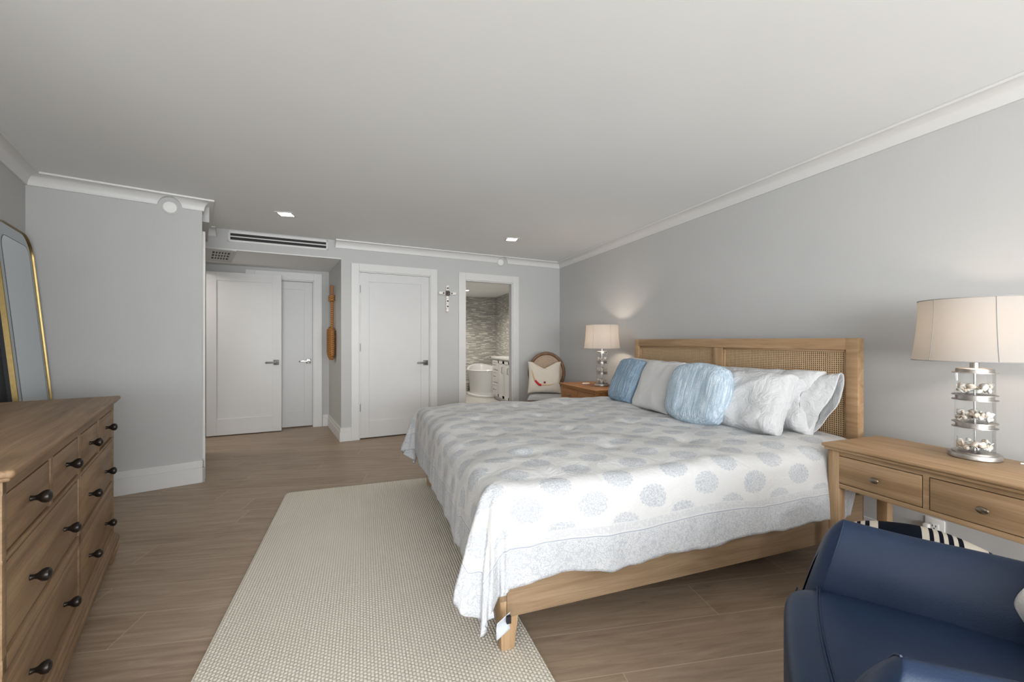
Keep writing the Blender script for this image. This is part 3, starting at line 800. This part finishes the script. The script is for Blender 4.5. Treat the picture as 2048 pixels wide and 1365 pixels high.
for i in range(NA):
    for j in range(NB_):
        f_ = bm.faces.new((vg[i][j], vg[i + 1][j], vg[i + 1][j + 1], vg[i][j + 1]))
        for l_ in f_.loops: l_[uvl].uv = uvv[l_.vert]
bmesh.ops.recalc_face_normals(bm, faces=bm.faces)
if vg[NA // 2][NB_ // 2].normal.z < 0: bmesh.ops.reverse_faces(bm, faces=bm.faces)
me = bpy.data.meshes.new('comforter'); bm.to_mesh(me); bm.free()
comf = bpy.data.objects.new('comforter', me); COL.objects.link(comf); me.materials.append(M['comforter'])
me.polygons.foreach_set('use_smooth', [True] * len(me.polygons))
sm = comf.modifiers.new('smooth', 'SMOOTH'); sm.factor = .5; sm.iterations = 1
so = comf.modifiers.new('thick', 'SOLIDIFY'); so.thickness = .024; so.offset = -1
tag(comf, 'white comforter printed with pale blue medallions draped over the bed', 'comforter')
# its border: distance to the hem decides the print
n, u, v, medal, UV = CN
eu = n.math('SUBTRACT', u, FX - DROP); ev0 = n.math('SUBTRACT', v, FY0 - DROP); ev1 = n.math('SUBTRACT', FY1 + DROP, v)
e_ = n.math('MINIMUM', eu, n.math('MINIMUM', ev0, ev1))
inb = n.math('LESS_THAN', e_, .128)
line = n.math('MULTIPLY', n.math('GREATER_THAN', e_, .130), n.math('LESS_THAN', e_, .134))
band = n.math('MULTIPLY', n.math('GREATER_THAN', e_, .140), n.math('LESS_THAN', e_, .168))
spk = n.math('GREATER_THAN', n.math('SINE', n.math('MULTIPLY', n.voronoi(n.mapping(UV, (1, 1, 0)), 95), 11)), .1)
lace = n.math('GREATER_THAN', n.voronoi(n.mapping(UV, (1, 1, 0)), 110), .42)
amt = n.math('MULTIPLY', medal, n.math('GREATER_THAN', e_, .172))
amt = n.math('ADD', amt, n.math('MULTIPLY', inb, n.math('ADD', .14, n.math('MULTIPLY', spk, .36))))
amt = n.math('ADD', amt, n.math('MULTIPLY', line, .85))
amt = n.math('ADD', amt, n.math('MULTIPLY', band, n.math('MULTIPLY', lace, .22)))
n.color(n.mix(amt, (.62, .617, .613, 1), (.285, .325, .395, 1)))
n.bump(n.math('ADD', n.noise(UV, 260, 2), n.math('MULTIPLY', n.noise(UV, 8, 5, .62, 1.0), 9)), .30, .006)
# care tag at the hanging corner
mb = MB()
mb.grid(4, 6, lambda i, j: Vector((.448 + .052 * i, 1.418 + .010 * math.sin(j * 3) + .006 * i, .172 - .062 * j + .028 * i)))
tg = mb.build('care_tag', 'tag_grey', comf); tg.modifiers.new('thick', 'SOLIDIFY').thickness = .001
mb = MB(); mb.box(.484, .500, 1.412, 1.424, .165, .190); mb.build('tag_end', 'tag_black', tg, False)

# ------------------------------------------------------------------ pillows
def pillow(name, w, h, t, mat, loc, lean, rz, label, cat='pillow', k=.05, rnd=.15, seed=0, wr=.012, chop=0, sag=0, group=None, piping=None, n_=44, roll=0, pw=.42, skew=0):
    bm = bmesh.new()
    def pos(u, v, side):
        X_ = u * math.sqrt(max(0, 1 - rnd * v * v / 2)); Z_ = v * math.sqrt(max(0, 1 - rnd * u * u / 2))
        x = w / 2 * X_ * (1 - k * (1 - v * v)); z = h / 2 * Z_ * (1 - k * (1 - u * u))
        T = t / 2 * (max(0, 1 - u ** 4) * max(0, 1 - v ** 4)) ** pw
        T *= 1 + sag * (-v) * .5
        y = side * T
        if wr and T > 0:
            e = (1 - (1 - abs(u)) * (1 - abs(v)))
            y += side * wr * noise.noise(Vector((x * 7 + seed, z * 7, side * 3 + seed))) * min(1, T * 40)
            a_ = math.atan2(v, u)
            cr = 1 - abs(noise.noise(Vector((x * 5 + seed, z * 5 - seed, 3.3)))) * 4
            y += side * (wr * .55 * max(0, cr) ** 2 + wr * .5 * noise.noise(Vector((math.cos(a_) * 3.5 + seed, math.sin(a_) * 3.5, e))) * e) * min(1, T * 40)
            x += wr * .5 * noise.noise(Vector((z * 9, seed + 5, u))) ; z += wr * .6 * noise.noise(Vector((x * 9, seed + 9, v)))
        if chop: z -= chop * max(0, 1 - abs(u) / .72) * ((v + 1) / 2) ** 2.2
        x += skew * z
        return Vector((x, y, z))
    gs = []
    for side in (-1, 1):
        g = [[None] * (n_ + 1) for _ in range(n_ + 1)]
        for i in range(n_ + 1):
            for j in range(n_ + 1):
                uu = math.sin((i / n_ * 2 - 1) * math.pi / 2); vv = math.sin((j / n_ * 2 - 1) * math.pi / 2)
                g[i][j] = bm.verts.new(pos(uu, vv, side))
        for i in range(n_):
            for j in range(n_):
                q = (g[i][j], g[i + 1][j], g[i + 1][j + 1], g[i][j + 1]); bm.faces.new(q if side < 0 else q[::-1])
    bmesh.ops.remove_doubles(bm, verts=bm.verts, dist=2e-4)
    mb = MB(); mb.bm.free(); mb.bm = bm
    o = mb.build(name, mat); me = o.data
    try: me.set_sharp_from_angle(angle=R(180))
    except Exception: pass
    o.location = loc; o.rotation_euler = Euler((lean, roll, rz)); tag(o, label, cat, group)
    return o, pos
BR = R(-90)
# back row against the headboard
pillow('bed_pillow', 1.00, .385, .17, 'white_cotton', (2.385, 2.935, .825), R(-17), BR, 'white bed pillow against the headboard behind the blue and white cushions', seed=3, k=.04, wr=.016, pw=.36, rnd=.06, roll=R(1))
rp, _ = pillow('bed_pillow', .80, .375, .20, 'white_cotton', (2.385, 2.005, .822), R(-19), BR, 'large white bed pillow with an open pillowcase end at the near end of the bed', seed=8, k=.05, wr=.018, pw=.36, rnd=.06, roll=R(-1))
def flap(i, j):
    q = j * 2 * math.pi
    e_ = lambda w_: math.copysign(abs(w_) ** .7, w_)
    zz = (.150 + .035 * i) * math.sin(q); yy = (.075 - .040 * i) * e_(math.cos(q))
    xx = .335 + i * (.105 + .055 * math.sin(q) + .018 * math.cos(2 * q)) + .01 * noise.noise(Vector((zz * 9, yy * 20, i * 3)))
    return Vector((xx, yy + .012 * noise.noise(Vector((xx * 9, zz * 11, 4))) * i, zz))
fo = MB().grid(14, 40, flap).build('pillowcase_end', 'white_cotton', rp, weld=True)
fo.modifiers.new('thick', 'SOLIDIFY').thickness = .003
pillow('bed_pillow', .70, .385, .19, 'white_cotton', (2.195, 2.010, .815), R(-30), R(-84), 'white bed pillow leaning right beside the pale blue gathered cushion', seed=13, k=.04, wr=.026, pw=.36, rnd=.16)
pillow('throw_pillow', .39, .395, .14, 'blue_ruched', (2.165, 3.085, .835), R(-24), R(-96), 'blue gathered square cushion at the far end of the pillow row', 'cushion', seed=2, k=.0, wr=.008, rnd=.25, pw=.36)
pillow('throw_pillow', .44, .41, .12, 'white_linen', (2.135, 2.655, .835), R(-24), R(-92), 'white square cushion standing between the two blue cushions', 'cushion', seed=5, k=.05, wr=.008, rnd=.05)
pillow('throw_pillow', .45, .40, .17, 'pale_blue_ruched', (2.055, 2.160, .835), R(-20), R(-84), 'pale blue gathered cushion with a rounded outline beside the white pillows', 'cushion', seed=9, k=-.03, wr=.011, rnd=.55, pw=.36)

# ------------------------------------------------------------------ two matching side tables
def side_table(loc, rz, label, wood_, W_, D_, group):
    """front at -x, width along y from 0 to W_, top at .68"""
    t = thing('side_table', label, 'side table', loc, rz, group)
    mb = MB(); mb.box(-.018, D_ + .010, -.020, W_ + .020, .664, .680, .006, 3); mb.box(-.010, D_ + .004, -.012, W_ + .012, .650, .665, .005, 3)
    mb.build('top', wood_ + '_y', t)
    for xx, yy in ((.0255, .0255), (.0255, W_ - .0255), (D_ - .026, .0255), (D_ - .026, W_ - .0255)):
        MB().taper(xx, yy, 0, .650, .0225, .0245, bev=.003).build('leg', wood_ + '_z', t)
    mb = MB(); f = .006
    mb.box(f, .024, .044, W_ - .044, .630, .650).box(f, .024, .044, W_ - .044, .474, .496, .002)
    mb.box(f, .024, W_ / 2 - .010, W_ / 2 + .010, .496, .630)
    mb.box(.03, D_ - .03, .010, .026, .474, .650).box(.03, D_ - .03, W_ - .026, W_ - .010, .474, .650).box(D_ - .026, D_ - .010, .044, W_ - .044, .474, .650)
    mb.box(.024, D_ - .026, .026, W_ - .026, .474, .482)
    mb.build('apron', wood_ + '_y', t)
    MB().box(.0235, .0255, .04, W_ - .04, .49, .635).build('shadow_gap', 'gap_shade', t, False)  # black sheet painted as the shade behind the drawer fronts
    for y0, y1 in ((.0475, W_ / 2 - .0135), (W_ / 2 + .0135, W_ - .0475)):
        d_ = MB().box(.004, .022, y0, y1, .4995, .6265, .0015).build('drawer', wood_ + '_y', t)
        kb = MB(); kb.lathe([(.006, 0), (.004, .006), (.0045, .013), (.010, .016), (.0135, .021), (.012, .025), (.007, .028), (0, .029)], 24, 1, 1.35, Matrix.Translation((.004, (y0 + y1) / 2, .560)) @ Matrix.Rotation(R(-90), 4, 'Y') )
        kb.build('knob', 'knob_pewter', d_)
    return t
side_table((2.145, .655, 0), 0, 'light oak side table with two drawers at the near side of the bed', 'oak', .755, .415, 'matching bedside tables')
side_table((2.225, 3.690, 0), 0, 'amber brown side table beside the cane chair at the far side of the bed', 'amber', .815, .44, 'matching bedside tables')

# ------------------------------------------------------------------ lamps with shell-filled glass tiers
def shell_mesh(kind):
    mb = MB(); b = bmesh.new()
    if kind == 0:      # scallop fan
        ns = 14
        c_ = b.verts.new((0, 0, 0)); ring = []
        rows_ = []
        for i in range(1, 5):
            rr_ = i / 4; rows_.append([b.verts.new((rr_ * math.cos(a_) * 1.0, rr_ * math.sin(a_) * 1.0, .42 * math.sin(rr_ * 2.2) + .07 * rr_ * (k % 2))) for k, a_ in enumerate([R(-62 + 124 * q / ns) for q in range(ns + 1)])])
        for k in range(ns): b.faces.new((c_, rows_[0][k], rows_[0][k + 1]))
        for a_, d_ in zip(rows_, rows_[1:]):
            for k in range(ns): b.faces.new((a_[k], d_[k], d_[k + 1], a_[k + 1]))
        for v_ in b.verts: v_.co.x -= .55
        r_ = bmesh.ops.extrude_face_region(b, geom=b.faces[:]); 
        for g_ in r_['geom']:
            if isinstance(g_, bmesh.types.BMVert): g_.co.z -= .12
        mb.add(b)
    elif kind == 1:    # whelk
        pts = []; rad = []
        for i in range(40):
            q = i / 39; a_ = q * 6.28 * 3; rr_ = .34 * (1 - q) ** 1.0
            pts.append((rr_ * math.cos(a_), rr_ * math.sin(a_), q * 1.3 - .5)); rad.append(.40 * (1 - q) ** .9 + .02)
        mb.tube(pts, rad, 10)
    else:              # cockle
        b.free(); b = bmesh.new(); bmesh.ops.create_icosphere(b, subdivisions=3, radius=.75)
        for v_ in b.verts:
            a_ = math.atan2(v_.co.y, v_.co.x); v_.co *= 1 + .06 * math.cos(12 * a_); v_.co.z *= .6; v_.co.x *= 1.15
        mb.add(b)
    bmesh.ops.recalc_face_normals(mb.bm, faces=mb.bm.faces)
    me = bpy.data.meshes.new('seashell'); mb.bm.to_mesh(me); mb.bm.free()
    me.polygons.foreach_set('use_smooth', [True] * len(me.polygons))
    return me
SH = []
for kd_ in (0, 1, 2):
    for mt_ in ('shell', 'shell_white'):
        m_ = shell_mesh(kd_); m_.materials.append(M[mt_]); SH.append(m_)
def lamp(loc, rz, label, nshell, power, seed):
    """round lamp, total height about .69"""
    rn = random.Random(seed)
    t = thing('table_lamp', label, 'lamp', loc, rz, 'matching lamps on the bedside tables')
    A = .0605
    MB().lathe([(.078, 0), (.081, .003), (.081, .017), (.078, .021), (.070, .022), (.070, .027), (.066, .028)], 48).build('base', 'nickel', t)
    zs = [(.028, .129), (.154, .246), (.270, .362)]
    for i, (z0, z1) in enumerate(zs):
        g = MB(); g.lathe([(A, z0), (A, z1)], 48, cap=False); gl_ = g.build('glass_cylinder', 'glass', t)
        for k in range(nshell):
            o = bpy.data.objects.new('seashell', SH[rn.randrange(6)]); COL.objects.link(o); o.parent = gl_
            lay = k % 3; q = k * 2.4 + rn.uniform(-.3, .3); s_ = rn.uniform(.0135, .019)
            rr_ = A * (.72 if lay < 2 else rn.uniform(.2, .5))
            o.location = (rr_ * math.cos(q), rr_ * math.sin(q), z0 + .014 + (.020 if lay == 1 else .012 if lay == 2 else 0) + rn.uniform(-.002, .005)); o.scale = (s_,) * 3
            o.rotation_euler = (rn.uniform(0, 6), rn.uniform(0, 6), rn.uniform(0, 6))
        if i < 2:
            MB().lathe([(A, z1), (.069, z1), (.069, z1 + .003), (.058, z1 + .0035), (.058, z1 + .0205), (.069, z1 + .021), (.069, z1 + .024), (A, z1 + .0242)], 48).build('collar', 'nickel', t)
        else:
            MB().lathe([(A, z1), (.069, z1), (.069, z1 + .003), (.058, z1 + .0035), (.057, z1 + .018), (.053, z1 + .021), (.0, z1 + .0215)], 48).build('cap', 'nickel', t)
    MB().lathe([(.004, .03), (.004, .37)], 12).build('rod', 'chrome', t)
    MB().lathe([(.015, .383), (.015, .425), (.010, .427), (.010, .47)], 20).build('socket', 'nickel', t)
    SB, ST_ = .415, .675
    def shd(a_, q):
        r_ = .176 + .021 * (1 - a_) ** 1.8
        return Vector((r_ * math.cos(q), r_ * math.sin(q), SB + (ST_ - SB) * a_))
    sh = MB().grid(12, 72, lambda a_, b_: shd(a_, b_ * 2 * math.pi)).build('lamp_shade', 'shade', t, weld=True)
    mb = MB()
    for a_ in (0, 1): mb.tube([shd(a_, q) for q in [k * 2 * math.pi / 72 for k in range(72)]], .0022, 6, True)
    for q in range(6):
        mb.tube([Vector((v_.x * 1.004, v_.y * 1.004, v_.z)) for v_ in [shd(k / 10, R(161.4 + 60 * q)) for k in range(11)]], .0014, 5)
    mb.build('shade_seam', 'shade_trim', sh)
    MB().ball((0, 0, .545), .026, 1, 1, 1.25, 2).build('bulb', 'bulb', t)
    mb = MB()
    for q in range(3): mb.tube([(0, 0, .668), (.174 * math.cos(R(41.4 + 120 * q)), .174 * math.sin(R(41.4 + 120 * q)), .671)], .0016, 6)
    mb.lathe([(.006, .665), (.008, .676), (.004, .686), (0, .690)], 12)
    mb.tube([(0, 0, .46), (0, .04, .52), (0, .04, .61), (0, 0, .668)], .0014, 6); mb.tube([(0, 0, .46), (0, -.04, .52), (0, -.04, .61), (0, 0, .668)], .0014, 6)
    mb.build('harp', 'nickel', t)
    l = bpy.data.lights.new('lamp_glow', 'POINT'); l.energy = power; l.color = (1, .84, .69); l.shadow_soft_size = .03
    lo = bpy.data.objects.new('lamp_glow', l); COL.objects.link(lo); lo.location = (loc[0], loc[1], loc[2] + .545)
    return t
lamp((2.462, 1.018, .6805), 0, 'large lit table lamp with seashell tiers on the near side table', 33, 5, 11)
lamp((2.500, 4.040, .6805), R(-13), 'lit table lamp with seashell tiers on the far side table', 30, 9, 12)
o = MB().tube([(2.50, .90, .684), (2.54, .87, .684), (2.573, .83, .682), (2.578, .82, .60), (2.60, .84, .40), (2.70, .98, .16)], .003, 8).build('lamp_cord', 'cable'); tag(o, 'thin pale cord running off the back of the near side table', 'cord')
o = MB().oval(.05, .032, 0, .010, bev=.004).build('soap_dish', 'soap'); o.location = (2.43, 4.27, .6805); tag(o, 'small cream oval dish beside the lamp on the far side table', 'dish')

# ------------------------------------------------------------------ cane-backed chair in the corner
ch = thing('side_chair', 'cane-backed chair with grey seat in the corner by the far side table', 'chair', (2.255, 4.985, 0), R(-24))
# local: faces -y, back at +y
MB().box(-.245, .245, -.25, .24, .395, .435, .015).build('seat_frame', 'walnut', ch)
def seatf(i, j):
    u, v_ = i * 2 - 1, j * 2 - 1
    return Vector((.245 * u * (1 - .05 * (v_ + 1) / 2), .245 * v_ - .005, .435 + .052 * (max(0, 1 - u ** 6) * max(0, 1 - v_ ** 6)) ** .5))
MB().grid(24, 24, seatf).build('seat', 'seat_grey', ch)
for xx, yy, ang_ in ((-.215, -.215, 0), (.215, -.215, 0), (-.19, .215, 0), (.19, .215, 0)):
    MB().lathe([(.011, 0), (.014, .06), (.020, .30), (.026, .36), (.024, .40)], 16, X=Matrix.Translation((xx, yy, 0))).build('leg', 'walnut', ch)
def oval_pt(q, a_=.235, b_=.262): return Vector((a_ * math.cos(q), .235 + .05 * (b_ * math.sin(q) + b_) / (2 * b_), .745 + b_ * math.sin(q)))
MB().tube([oval_pt(k * 2 * math.pi / 64) for k in range(64)], .022, 12, True).build('back_frame', 'walnut', ch)
mb = MB()
def canef(i, j): 
    q = j * 2 * math.pi; p_ = oval_pt(q); c_ = oval_pt(0) * .5 + oval_pt(math.pi) * .5
    return c_ + (p_ - c_) * i
mb.grid(8, 48, canef).build('cane_back', 'fine_cane', ch, weld=True)
for sx_ in (-1, 1): MB().tube([(.17 * sx_, .235, .41), (.165 * sx_, .238, .50), (.15 * sx_, .242, .56)], .018, 10).build('back_post', 'walnut', ch)
CMAT = Matrix.Translation((2.255, 4.985, 0)) @ Matrix.Rotation(R(-24), 4, 'Z')
pl = CMAT @ Vector((-.03, .075, .695))
PW, PH, PT = .44, .43, .13
po, ppos = pillow('throw_pillow', PW, PH, PT, 'cream_linen', pl, R(-17), R(-24), 'cream cushion embroidered with a diver in red on the cane chair', 'cushion', k=.07, rnd=0, seed=21, wr=.006, chop=.085)
# embroidery laid on the front of the cushion
def front(x, z):
    u = max(-.95, min(.95, x / (PW / 2))); v_ = max(-.95, min(.95, z / (PH / 2)))
    return -PT / 2 * (max(0, 1 - u ** 4) * max(0, 1 - v_ ** 4)) ** .42 - .004
def stitch(name, pts, rad, mat, parent):
    dense = []
    rr_ = []
    for k in range(len(pts) - 1):
        for q in range(6):
            f_ = q / 6; x_ = pts[k][0] * (1 - f_) + pts[k + 1][0] * f_; z_ = pts[k][1] * (1 - f_) + pts[k + 1][1] * f_
            dense.append((x_, front(x_, z_), z_)); rr_.append(rad[k] * (1 - f_) + rad[k + 1] * f_)
    mb = MB(); mb.tube(dense, rr_, 8); return mb.build(name, mat, parent)
emb = stitch('embroidered_legs', [(-.165, .085), (-.150, .03), (-.130, -.03), (-.115, -.065)], [.006, .009, .012, .014], 'skin_thread', po)
stitch('embroidered_swimsuit', [(-.122, -.052), (-.095, -.085), (-.065, -.112), (-.030, -.118)], [.013, .015, .016, .013], 'red_thread', po)
stitch('embroidered_arms', [(-.030, -.113), (.01, -.112), (.06, -.115), (.100, -.108), (.125, -.092)], [.012, .009, .007, .006, .004], 'skin_thread', po)
mb = MB(); mb.ball((.005, front(.005, -.085), -.082), .016, 1, .4, 1, 2); mb.build('embroidered_head', 'hair_thread', po)

# ------------------------------------------------------------------ dresser and mirror on the left
DC = Vector((-1.265, 2.797))                 # far front corner reference of the dresser body
# local frame: x = towards the camera along the front, y = back towards the wall, z up
ds = thing('dresser', 'brown wooden dresser with eight drawers and dark knobs along the left wall', 'dresser')
ds.matrix_world = Matrix(((-LD.x, -ND.x, 0, DC.x), (-LD.y, -ND.y, 0, DC.y), (0, 0, 1, 0), (0, 0, 0, 1)))
W0, W1, DD = -.130, 1.512, .50
mb = MB(); mb.box(W0 + .012, W1 - .012, .012, DD, .09, .845)
for a_, b_ in ((W0, W0 + .030), (W1 - .030, W1)): mb.box(a_, b_, 0, DD, .09, .845, .004)
mb.box(W0, W1, 0, .02, .808, .845).box(W0, W1, 0, .02, .640, .652, .001).box(W0, W1, 0, .02, .372, .412, .001).box(W0, W1, 0, .02, .09, .150)
mb.box(.672, .712, 0, .02, .15, .640, .002)
for s_ in (.294, .692, 1.088): mb.box(s_ - .012, s_ + .012, 0, .02, .652, .808, .002)
mb.build('body', 'weathered_x', ds)
mb = MB(); mb.box(W0 - .026, W1 + .026, -.026, DD + .005, .852, .872, .008, 3); mb.box(W0 - .016, W1 + .016, -.016, DD, .842, .856, .005, 3)
mb.build('top', 'weathered_x', ds)
mb = MB()
for o_, z0, z1 in ((.022, .070, .096), (.014, .094, .108), (.006, .106, .118)): mb.box(W0 - o_, W1 + o_, -o_, DD, z0, z1, .003)
mb.build('base_moulding', 'weathered_x', ds)
for xx in (W0 + .115, W1 - .115):
    for yy in (.020, DD - .05): MB().taper(xx, yy, 0, .072, .034, .050, bev=.004).build('foot', 'weathered_z', ds)
def knob(parent, x, z):
    mb = MB(); mb.lathe([(.014, 0), (.013, .004), (.008, .008), (.0065, .016), (.009, .022), (.016, .030), (.0185, .038), (.017, .045), (.010, .050), (0, .052)], 24, X=Matrix.Translation((x, .010, z)) @ Matrix.Rotation(R(90), 4, 'X'))
    mb.build('knob', 'bronze', parent)
edges = [(W0 + .034, .279), (.309, .677), (.707, 1.073), (1.103, W1 - .034)]
for a_, b_ in edges:
    d_ = MB().box(a_ + .004, b_ - .004, .003, .020, .6615, .800, .002).build('small_drawer', 'weathered_x', ds); knob(d_, (a_ + b_) / 2, .735)
for z0, z1 in ((.416, .636), (.154, .368)):
    for a_, b_ in ((W0 + .034, .668), (.716, W1 - .034)):
        mb = MB(); mb.box(a_ + .004, b_ - .004, .003, .020, z0 + .007, z1 - .004, .002)
        d_ = mb.build('wide_drawer', 'weathered_x', ds); wd = b_ - a_
        for q in (.27, .76) if a_ > .5 else (.27, .78): knob(d_, a_ + wd * q, (z0 + z1) / 2 - .012)
# dark sheets painted as the shade in the gaps round the drawers
mb = MB()
for a_, b_ in edges: mb.box(a_ - .002, b_ + .002, .0125, .0145, .653, .807)
for z0, z1 in ((.416, .636), (.154, .368)):
    for a_, b_ in ((W0 + .034, .668), (.716, W1 - .034)): mb.box(a_ - .002, b_ + .002, .0125, .0145, z0 - .003, z1 + .003)
mb.build('reveal_shade', 'gap_shade', ds, False)

# floor mirror leaning against the left wall, local: x along wall towards the camera, z up its face, -y out of the wall
LEAN = math.atan2(.165, 1.885)
mir = thing('floor_mirror', 'tall gold-framed floor mirror leaning against the wall behind the dresser', 'mirror')
mbase = CL - LD * .385 + ND * .195
mir.matrix_world = Matrix(((-LD.x, -ND.x, 0, mbase.x), (-LD.y, -ND.y, 0, mbase.y), (0, 0, 1, 0.0), (0, 0, 0, 1))) @ Matrix.Rotation(-LEAN, 4, 'X')
MW, MH, MRd = .335, 1.90, .16
def outline(ins):
    r = max(.01, MRd - ins); w = MW - ins; pts = [(-w, 0 + ins), (-w, MH - ins - r)]
    pts += [(-w + r - r * math.cos(R(a_)), MH - ins - r + r * math.sin(R(a_))) for a_ in range(10, 91, 10)]
    pts += [(w - r + r * math.sin(R(a_)), MH - ins - r + r * math.cos(R(a_))) for a_ in range(0, 91, 10)]
    pts += [(w, 0 + ins)]
    return pts
def loop_extrude(rings):
    b = bmesh.new(); vs = [[b.verts.new((x, y, z)) for x, z in pts] for pts, y in rings]
    k = len(vs[0])
    for a_, c_ in zip(vs, vs[1:]):
        for i in range(k): b.faces.new((a_[i], a_[(i + 1) % k], c_[(i + 1) % k], c_[i]))
    mb = MB(); mb.add(b); return mb
def fill(pts, y):
    b = bmesh.new(); b.faces.new([b.verts.new((x, y, z)) for x, z in pts]); mb = MB(); mb.add(b); return mb
loop_extrude([(outline(0), .012), (outline(0), -.010), (outline(.002), -.012), (outline(.006), -.012), (outline(.008), -.006), (outline(.008), .012)]).build('frame', 'brass', mir)
loop_extrude([(outline(.007), -.004), (outline(.085), -.006)]).build('mirror_border', 'mirror_strip', mir, False)
inn = [(-MW + .085, .085), (-MW + .085, MH - .105), (-MW + .105, MH - .085), (MW - .105, MH - .085), (MW - .085, MH - .105), (MW - .085, .085)]
inner = [(x, z) for x, z in inn]
fill(outline(.080), -.0065).build('mirror_glass', 'mirror', mir, False)
mb = loop_extrude([(outline(.084), -.0072), (outline(.087), -.0072)]); mb.build('border_line', 'backing_black', mir, False)
mb = loop_extrude([(outline(.004), .0125), (outline(.004), .030)]); b2 = fill(outline(.004), .030); me2 = bpy.data.meshes.new('t'); b2.bm.to_mesh(me2); mb.bm.from_mesh(me2); b2.bm.free()
mb.build('backing', 'backing_black', mir, False)

# ------------------------------------------------------------------ leather armchair in the foreground
AO = Vector((1.252, .468)); AZ = R(39)
arm = thing('armchair', 'navy blue leather armchair in the foreground beside the near side table', 'armchair', (AO.x, AO.y, 0), AZ)
# local: x right, y forward
def superbox(i, j, x0, x1, y0, y1, z0, z1, e=.35, top=None):
    """rounded solid from spherical parameters"""
    th = (i - .5) * math.pi; ph = j * 2 * math.pi
    sg = lambda q, p_: math.copysign(abs(q) ** p_, q)
    X_ = sg(math.cos(th), e) * sg(math.cos(ph), e); Y_ = sg(math.cos(th), e) * sg(math.sin(ph), e); Z_ = sg(math.sin(th), e)
    return Vector(((x0 + x1) / 2 + X_ * (x1 - x0) / 2, (y0 + y1) / 2 + Y_ * (y1 - y0) / 2, (z0 + z1) / 2 + Z_ * (z1 - z0) / 2))
def seatc(i, j):
    p_ = superbox(i, j, -.245, .285, -.33, .375, .20, .452, .26)
    u, v_ = (p_.x - .02) / .265, (p_.y - .02) / .35
    if p_.z > .3: p_.z += .020 * max(0, 1 - u * u) * max(0, 1 - v_ * v_) + .004 * noise.noise(Vector((p_.x * 7, p_.y * 7, 2)))
    p_.y += .012 * math.cos(u * 1.5) * (1 if p_.y > .2 else 0)
    return p_
MB().grid(48, 72, seatc).build('seat_cushion', 'leather', arm, weld=True)
mb = MB()
for off_ in (-.003, .003):
    mb.tube([(x_, .300 + off_ + .02 * math.cos(x_ * 5) - .012, .452 + .020 * max(0, 1 - ((x_ - .02) / .265) ** 2) * max(0, 1 - ((.300 - .02) / .35) ** 2) - .0015) for x_ in [-.22 + .48 * k / 40 for k in range(41)]], .0022, 6)
mb.tube([(-.228, .345, .43), (-.234, .36, .36), (-.236, .36, .25)], .0022, 6); mb.tube([(.268, .345, .43), (.274, .36, .36), (.276, .36, .25)], .0022, 6)
mb.build('seat_seam', 'leather', arm)
MB().box(-.27, .27, -.36, .33, .13, .24, .03, 4).build('seat_base', 'leather', arm)
for sx_ in (1, -1):
    def armf(i, j, sx_=sx_):
        """closed section swept from a rounded nose to the back: leaning inner face, rolled top, outer face"""
        nose = min(1, i / .18); ib = max(0, (i - .18) / .82)
        yy = .315 - .030 * math.sin(nose * math.pi / 2) - .715 * ib
        sec = [(.262, .16), (.262, .30), (.266, .44), (.285, .52), (.312, .585), (.338, .622), (.362, .634), (.388, .622), (.402, .585), (.404, .50), (.396, .36), (.385, .16), (.33, .15), (.262, .16)]
        f_ = j * (len(sec) - 1); k = min(int(f_), len(sec) - 2); f_ -= k
        x_ = sec[k][0] * (1 - f_) + sec[k + 1][0] * f_; z_ = sec[k][1] * (1 - f_) + sec[k + 1][1] * f_
        s_ = math.sin(nose * math.pi / 2) ** .30 if nose > 0 else 0
        cx_, cz_ = .325, min(.50, max(.22, z_))
        x_ = cx_ + (x_ - cx_) * s_; z_ = cz_ + (z_ - cz_) * s_
        rk = (1 - ib) ** 3
        yy += rk * (.055 - .115 * max(0, (z_ - .16) / .47) ** 1.5)
        z_ -= .012 * ib * (1 if z_ > .45 else 0)
        x_ -= .16 * max(0, .315 - yy)
        z_ += .004 * noise.noise(Vector((yy * 6, z_ * 6, sx_)))
        return Vector((sx_ * x_ + (.05 if sx_ < 0 else 0), yy, z_))
    o = MB().grid(70, 56, armf)
    ao = o.build('armrest', 'leather', arm, weld=True)
    ao.data.set_sharp_from_angle(angle=R(180))
    sm_ = ao.modifiers.new('soften', 'SMOOTH'); sm_.factor = .5; sm_.iterations = 5
    pts = [armf(.165, j / 60) + Vector((0, .0, .001)) for j in range(6, 28)]
    MB().tube(pts, .0022, 6).build('piping', 'leather', ao)
def backf(i, j): 
    p_ = superbox(i, j, -.36, .36, -.50, -.32, .20, .92, .32); p_.y -= .18 * max(0, p_.z - .45); return p_
MB().grid(36, 60, backf).build('backrest', 'leather', arm, weld=True)
for xx in (-.30, .30):
    for yy in (-.36, .26): MB().taper(xx, yy, 0, .15, .016, .022, bev=.003).build('leg', 'walnut', arm)
AM = Matrix.Translation((AO.x, AO.y, 0)) @ Matrix.Rotation(AZ, 4, 'Z')
pf = AM @ Vector((.075, -.205, .645))
pillow('throw_pillow', .40, .38, .17, 'fur_white', pf, R(-22) + math.pi * 0, AZ + math.pi, 'white fluffy cushion against the back of the navy armchair', 'cushion', seed=31, k=.03, wr=.02)
# striped cushion on the floor against the outer side of the armchair
sc_p = Vector((1.955, .965))
pillow('striped_cushion', .46, .475, .17, 'striped', (sc_p.x, sc_p.y, .240), R(-6), R(-60), 'navy and cream striped cushion on the floor behind the armchair', 'cushion', seed=41, k=.0, wr=.006, rnd=.62)
